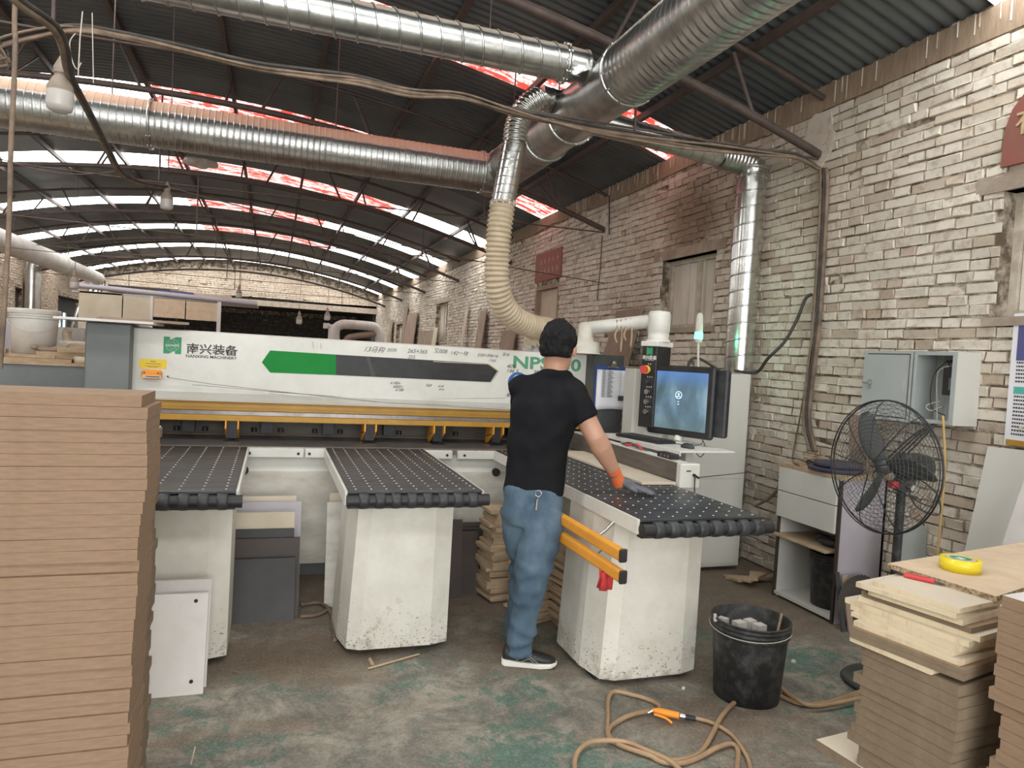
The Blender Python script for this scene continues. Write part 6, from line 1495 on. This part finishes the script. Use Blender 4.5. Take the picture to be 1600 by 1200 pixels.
m = MB(); m.tube([(-4.9, p.y, 0), (-4.9, p.y, p.z-.1)], .17, 18); m.build('riser', 'galv_clean', t)
m = MB(); m.tube(smooth_path([(-4.9, p.y, p.z-.1), (-4.86, p.y, p.z+.08), (-4.6, p.y, p.z+.12)], 6), .15, 18); m.build('elbow', 'galv', t)
# plywood partition
PY_ = 15.0
def P3(x, y): return py(x, y, PY_)
t = thing('partition', 'partition of cream plywood sheets with a top rail at the far left', 'partition', (-2, PY_, 0))
a, b, c = P3(143, 455), P3(238, 463), P3(340, 470)
m = MB(); m.bb(a.x-.2, (a.x+b.x)/2, PY_, PY_+.03, 0, a.z); m.build('plywood_sheet', 'cream', t)
m = MB(); m.bb((a.x+b.x)/2+.02, b.x, PY_, PY_+.03, 0, a.z-.04); m.build('plywood_sheet', 'cream', t)
m = MB(); z2 = P3(240, 495).z; m.bb(b.x+.02, (b.x+c.x)/2, PY_, PY_+.02, z2, b.z-.02); m.build('hanging_sheet', 'chip_top', t)
m = MB(); m.bb((b.x+c.x)/2+.02, c.x, PY_, PY_+.02, z2-.01, b.z-.04); m.build('hanging_sheet', 'chip_top', t)
m = MB(); m.bb(c.x, c.x+.07, PY_-.02, PY_+.04, 0, c.z); m.bb(b.x-.03, b.x+.02, PY_-.02, PY_+.04, 0, b.z); m.build('post', 'white_board', t)
rl0, rl1 = P3(112, 445), P3(402, 475)
m = MB(); m.tube([rl0, rl1], .05, 4); m.bb(rl0.x, rl1.x, PY_, PY_+1.2, rl1.z-.03, rl1.z); m.build('top_rail', 'lavender', t)
for k, (x0_, x1_, dy, mt_, lb_) in enumerate(((160, 260, .3, 'brown_board', 'dark flat boards lying on the partition roof'), (262, 292, .2, 'dusty_board', 'slanting brown tube lying on the partition roof'), (245, 300, .05, 'bluedark', 'blue and white wrapped bundle on the partition roof'), (300, 360, .1, 'cream', 'pale slats lying on the partition roof'))):
    p, q_ = P3(x0_, 452), P3(x1_, 462); m = MB(); m.box(((p.x+q_.x)/2, PY_+.3+dy, rl1.z+.09+.03*(k < 2)), (q_.x-p.x, .3, .1 if k else .14), ry=.12 if k == 1 else 0); o = m.build('stored_item', mt_); tag(o, lb_, 'boards')
# bench of grey carcasses left of the saw, with clutter
BZ = 1.37
m = MB(); m.cbox(-2.9, -1.22, 5.75, 6.5, 0, BZ-.02, .005, 0); m.bb(-2.92, -1.2, 5.73, 6.52, BZ-.02, BZ, 1); o = m.build('grey_bench', ['grey_mid', 'wood']); tag(o, 'dark grey bench with pale top left of the saw, loaded with offcuts', 'bench')
bc = py(52, 552, 6.05); bucket('white_bucket', 'white lidded paint bucket on the grey bench', bc.x, 6.05, .135, .158, .31, 'plastic_white', z0=BZ+.051, handle=.15, tiltdir=2.2)
m = MB(); m.lathe((bc.x, 6.05, BZ+.051+.31), [(.168, -.02), (.17, .0), (.165, .012), (.15, .014), (.001, .01)], 36); o = m.build('bucket_lid', 'plastic_white'); o.parent = bpy.data.objects['white_bucket']; o.location = (0, 0, o.location.z-(BZ+.051))
rr = random.Random(21)
k = 0
for (x, y, l, w_, h, rz, z) in ((-1.75, 5.95, .75, .3, .025, .05, 0), (-1.7, 6.05, .5, .4, .024, -.1, .026), (-2.45, 5.95, .5, .25, .04, .1, 0), (-1.45, 5.88, .3, .06, .05, .35, .026), (-1.5, 6.15, .45, .1, .04, -.1, .026), (-1.36, 6.0, .2, .12, .045, 0, 0), (-1.33, 6.1, .2, .15, .09, 0, .046), (-1.9, 5.85, .25, .1, .03, .1, .051), (-1.35, 5.84, .22, .03, .035, .5, .077)):
    m = MB(); m.box((x, y, BZ+z+h/2), (l, w_, h-.001), 0, rz=rz); o = m.build('timber_offcut', 'wood'); tag(o, 'pale timber offcut on the grey bench, %s of the pile' % ORD[k], 'offcut', 'timber offcuts on the grey bench'); k += 1
m = MB(); 
for k in range(9): m.blob((-1.62+.03*k*.8, 5.92+rr.uniform(-.03, .03), BZ+.09+rr.uniform(-.005, .02)), (.045, .03, .02), rr.uniform(0, 3))
o = m.build('rag', 'dusty_board'); remesh(o, .008, 2); tag(o, 'crumpled beige rag beside the white bucket on the bench', 'rag')
m = MB(); cx = py(175, 0, 6).x; m.lathe((-1.29, 5.86, BZ+.0005), [(.05, 0), (.07, 0), (.07, .05), (.05, .05), (.05, 0)], 28, caps=False); o = m.build('masking_tape', 'cream'); tag(o, 'cream roll of masking tape on the grey bench near the saw', 'tape')
m = MB(); p = py(86, 538, 7.2); q_ = py(103, 515, 7.2); m.cbox(p.x, q_.x+.18, 7.1, 7.5, p.z-.1, q_.z+.02, .02); o = m.build('carton', 'plastic_white'); 
m2 = MB(); m2.bb(p.x-.05, q_.x+.3, 7.0, 7.6, 0, p.z-.102); o2 = m2.build('rear_cabinet', 'grey_mid'); tag(o2, 'grey cabinet behind the bench carrying a white carton', 'cabinet'); tag(o, 'white carton behind the white bucket', 'box')
m = MB(); P = [py(107, 515, 6.9), py(104, 522, 6.9), py(108, 538, 6.8), py(118, 552, 6.6)]; P = [Vector(v) for v in P]; P[-1].z = BZ+.1; P[-1].y = 6.45; m.tube(smooth_path(P, 6), .035, 12); o = m.build('bent_hose', 'hose'); tag(o, 'short bent beige hose behind the bench clutter', 'hose')
m = MB(); p = py(115, 545, 7.0); m.cbox(p.x-.02, p.x+.32, 6.6, 7.0, 0, 1.52, .01); o = m.build('socket_cabinet', 'plastic_white'); tag(o, 'white panel with dark sockets between pipe foot and saw pillar', 'cabinet')
m = MB()
for k in range(3): m.lathe((p.x+.08+.08*k, 6.597, 1.47), [(.018, 0), (.018, .003)], 12, 0, 'Y')
q9 = m.build('socket_hole', 'black'); q9.parent = o; q9.location = Vector(q9.location)-Vector(o.location)
# white carton pile at the far left edge
for k in range(5):
    p = py(8, 555, 8.5); m = MB(); m.cbox(p.x, p.x+.33, 8.4, 8.9, .0+.34*k, .338+.34*k, .01); o = m.build('carton', 'lavender'); tag(o, 'white carton in the pile at the far left edge, %s from the floor' % ORD[k], 'box', 'cartons at the far left edge')
# machine with pale ducting far back
t = thing('far_ductwork', 'beige U-shaped ductwork over a machine in the far bay', 'air duct', (.9, 14.5, 0))
Y = 14.0; f = lambda x, y: py(x, y, Y)
m = MB(); m.tube(smooth_path([f(524, 540), f(524, 516), f(532, 508), f(545, 507), f(580, 510), f(590, 515), f(594, 530), f(594, 545)], 4), .09, 14); m.build('main_loop', 'plastic_white', t)
m = MB(); m.tube(smooth_path([f(536, 545), f(542, 530), f(552, 526), f(590, 521)], 4), .06, 12); m.build('lower_branch', 'dusty_board', t)
m = MB(); p, q_ = f(515, 505), f(528, 540); m.cbox(p.x, q_.x, Y, Y+.3, 0, p.z-.02, .02); m.cyl((p.x-.05, Y+.1, p.z-.1), (p.x-.05, Y+.1, p.z+.0), .06, 10); m.build('riser', 'plastic_white', t)
m = MB(); p, q_ = f(515, 545), f(600, 555); m.cbox(p.x, q_.x, Y-.2, Y+.6, 0, p.z-.05, .02); m.build('machine_body', 'grey_mid', t)
# boards leaning on the right wall, far
def wallboard(x0, x1, ytop, X, mt_, lb_, h0=0):
    a, b = px(x0, ytop, X), px(x1, ytop, X); m = MB(); y0_, y1_ = min(a.y, b.y), max(a.y, b.y); zt = (a.z+b.z)/2
    q = [(X-.25, y0_, 0), (X-.25, y1_, 0), (X, y1_, zt), (X, y0_, zt)]
    m.add([Vector(v) for v in q]+[Vector(v)+Vector((.02, 0, 0)) for v in q], [(0, 3, 2, 1), (7, 4, 5, 6), (0, 1, 5, 4), (1, 2, 6, 5), (2, 3, 7, 6), (3, 0, 4, 7)]); o = m.build('leaning_board', mt_); tag(o, lb_, 'board', 'boards leaning on the far right wall')
for k, (x0_, x1_, yt, mt_, lb_) in enumerate(((610, 614, 500, 'dusty_board', 'narrow dusty board, farthest on the right wall'), (637, 652, 490, 'dusty_board', 'tall dusty board leaning with a curved shadow gap'), (655, 677, 518, 'dusty_board', 'wide low dusty board on the far right wall'), (678, 684, 512, 'cream', 'narrow pale board beside the wide low one'), (633, 637, 478, 'dusty_board', 'thin tall post left of the tall dusty board'), (728, 731, 478, 'cream', 'thin pale post left of the whitewashed recess'), (750, 760, 485, 'dusty_board', 'grey post right of the whitewashed recess'), (785, 806, 516, 'dusty_board', 'board leaning behind the cream hose, left one'), (820, 826, 520, 'plastic_white', 'pale strip leaning behind the cream hose'))):
    wallboard(x0_, x1_, yt, RW-.075, mt_, lb_)
def bigboard(p0, p1, top, X, mt_, lb_):
    a, b = px(p0, top, X), px(p1, top, X)
m = MB(); a, b = px(963, 486, 3.8), px(1001, 484, 3.8); y0_, y1_ = b.y, a.y; zt = a.z
q = [(3.35, y0_+.1, .0), (3.35, y1_+.35, .0), (3.81, y1_, zt), (3.81, y0_, zt+.01)]
m.add([Vector(v) for v in q]+[Vector(v)+Vector((.03, 0, 0)) for v in q], [(0, 3, 2, 1), (7, 4, 5, 6), (0, 1, 5, 4), (1, 2, 6, 5), (2, 3, 7, 6), (3, 0, 4, 7)]); o = m.build('leaning_board', 'dusty_board'); tag(o, 'big brown board leaning on the wall behind the white pipe', 'board')
m = MB(); a = px(1150, 850, 3.84); m.blob((3.74, 4.28, .1), (.09, .12, .1), .3); o = m.build('plastic_bag', 'clear'); remesh(o, .012, 1, lambda co: .02*noise.noise(co*25)); tag(o, 'crumpled plastic bag on the floor between cabinet and drawer unit', 'bag')
for k in range(4):
    m = MB(); a = pz(1165+k*12, 905+k*10, .01); m.box((a.x+.1, a.y+.1*k, .012+.02*k), (.5-.1*k, .06, .018), rz=.4*k-.3); o = m.build('floor_plank', 'wood'); tag(o, 'plank on the dusty floor beside the drawer unit, %s from below' % ORD[k], 'plank', 'planks beside the drawer unit')
m = MB(); c = py(313, 250, 12.6); m.blob(tuple(c), (.28, .25, .07), 0); o = m.build('plastic_bundle', 'white_board'); remesh(o, .03, 1, lambda co: .04*noise.noise(co*9)); o.location.z = zroof(c.x)-.22; tag(o, 'white plastic bundle stuffed under the roof beside the first light strip', 'bundle')
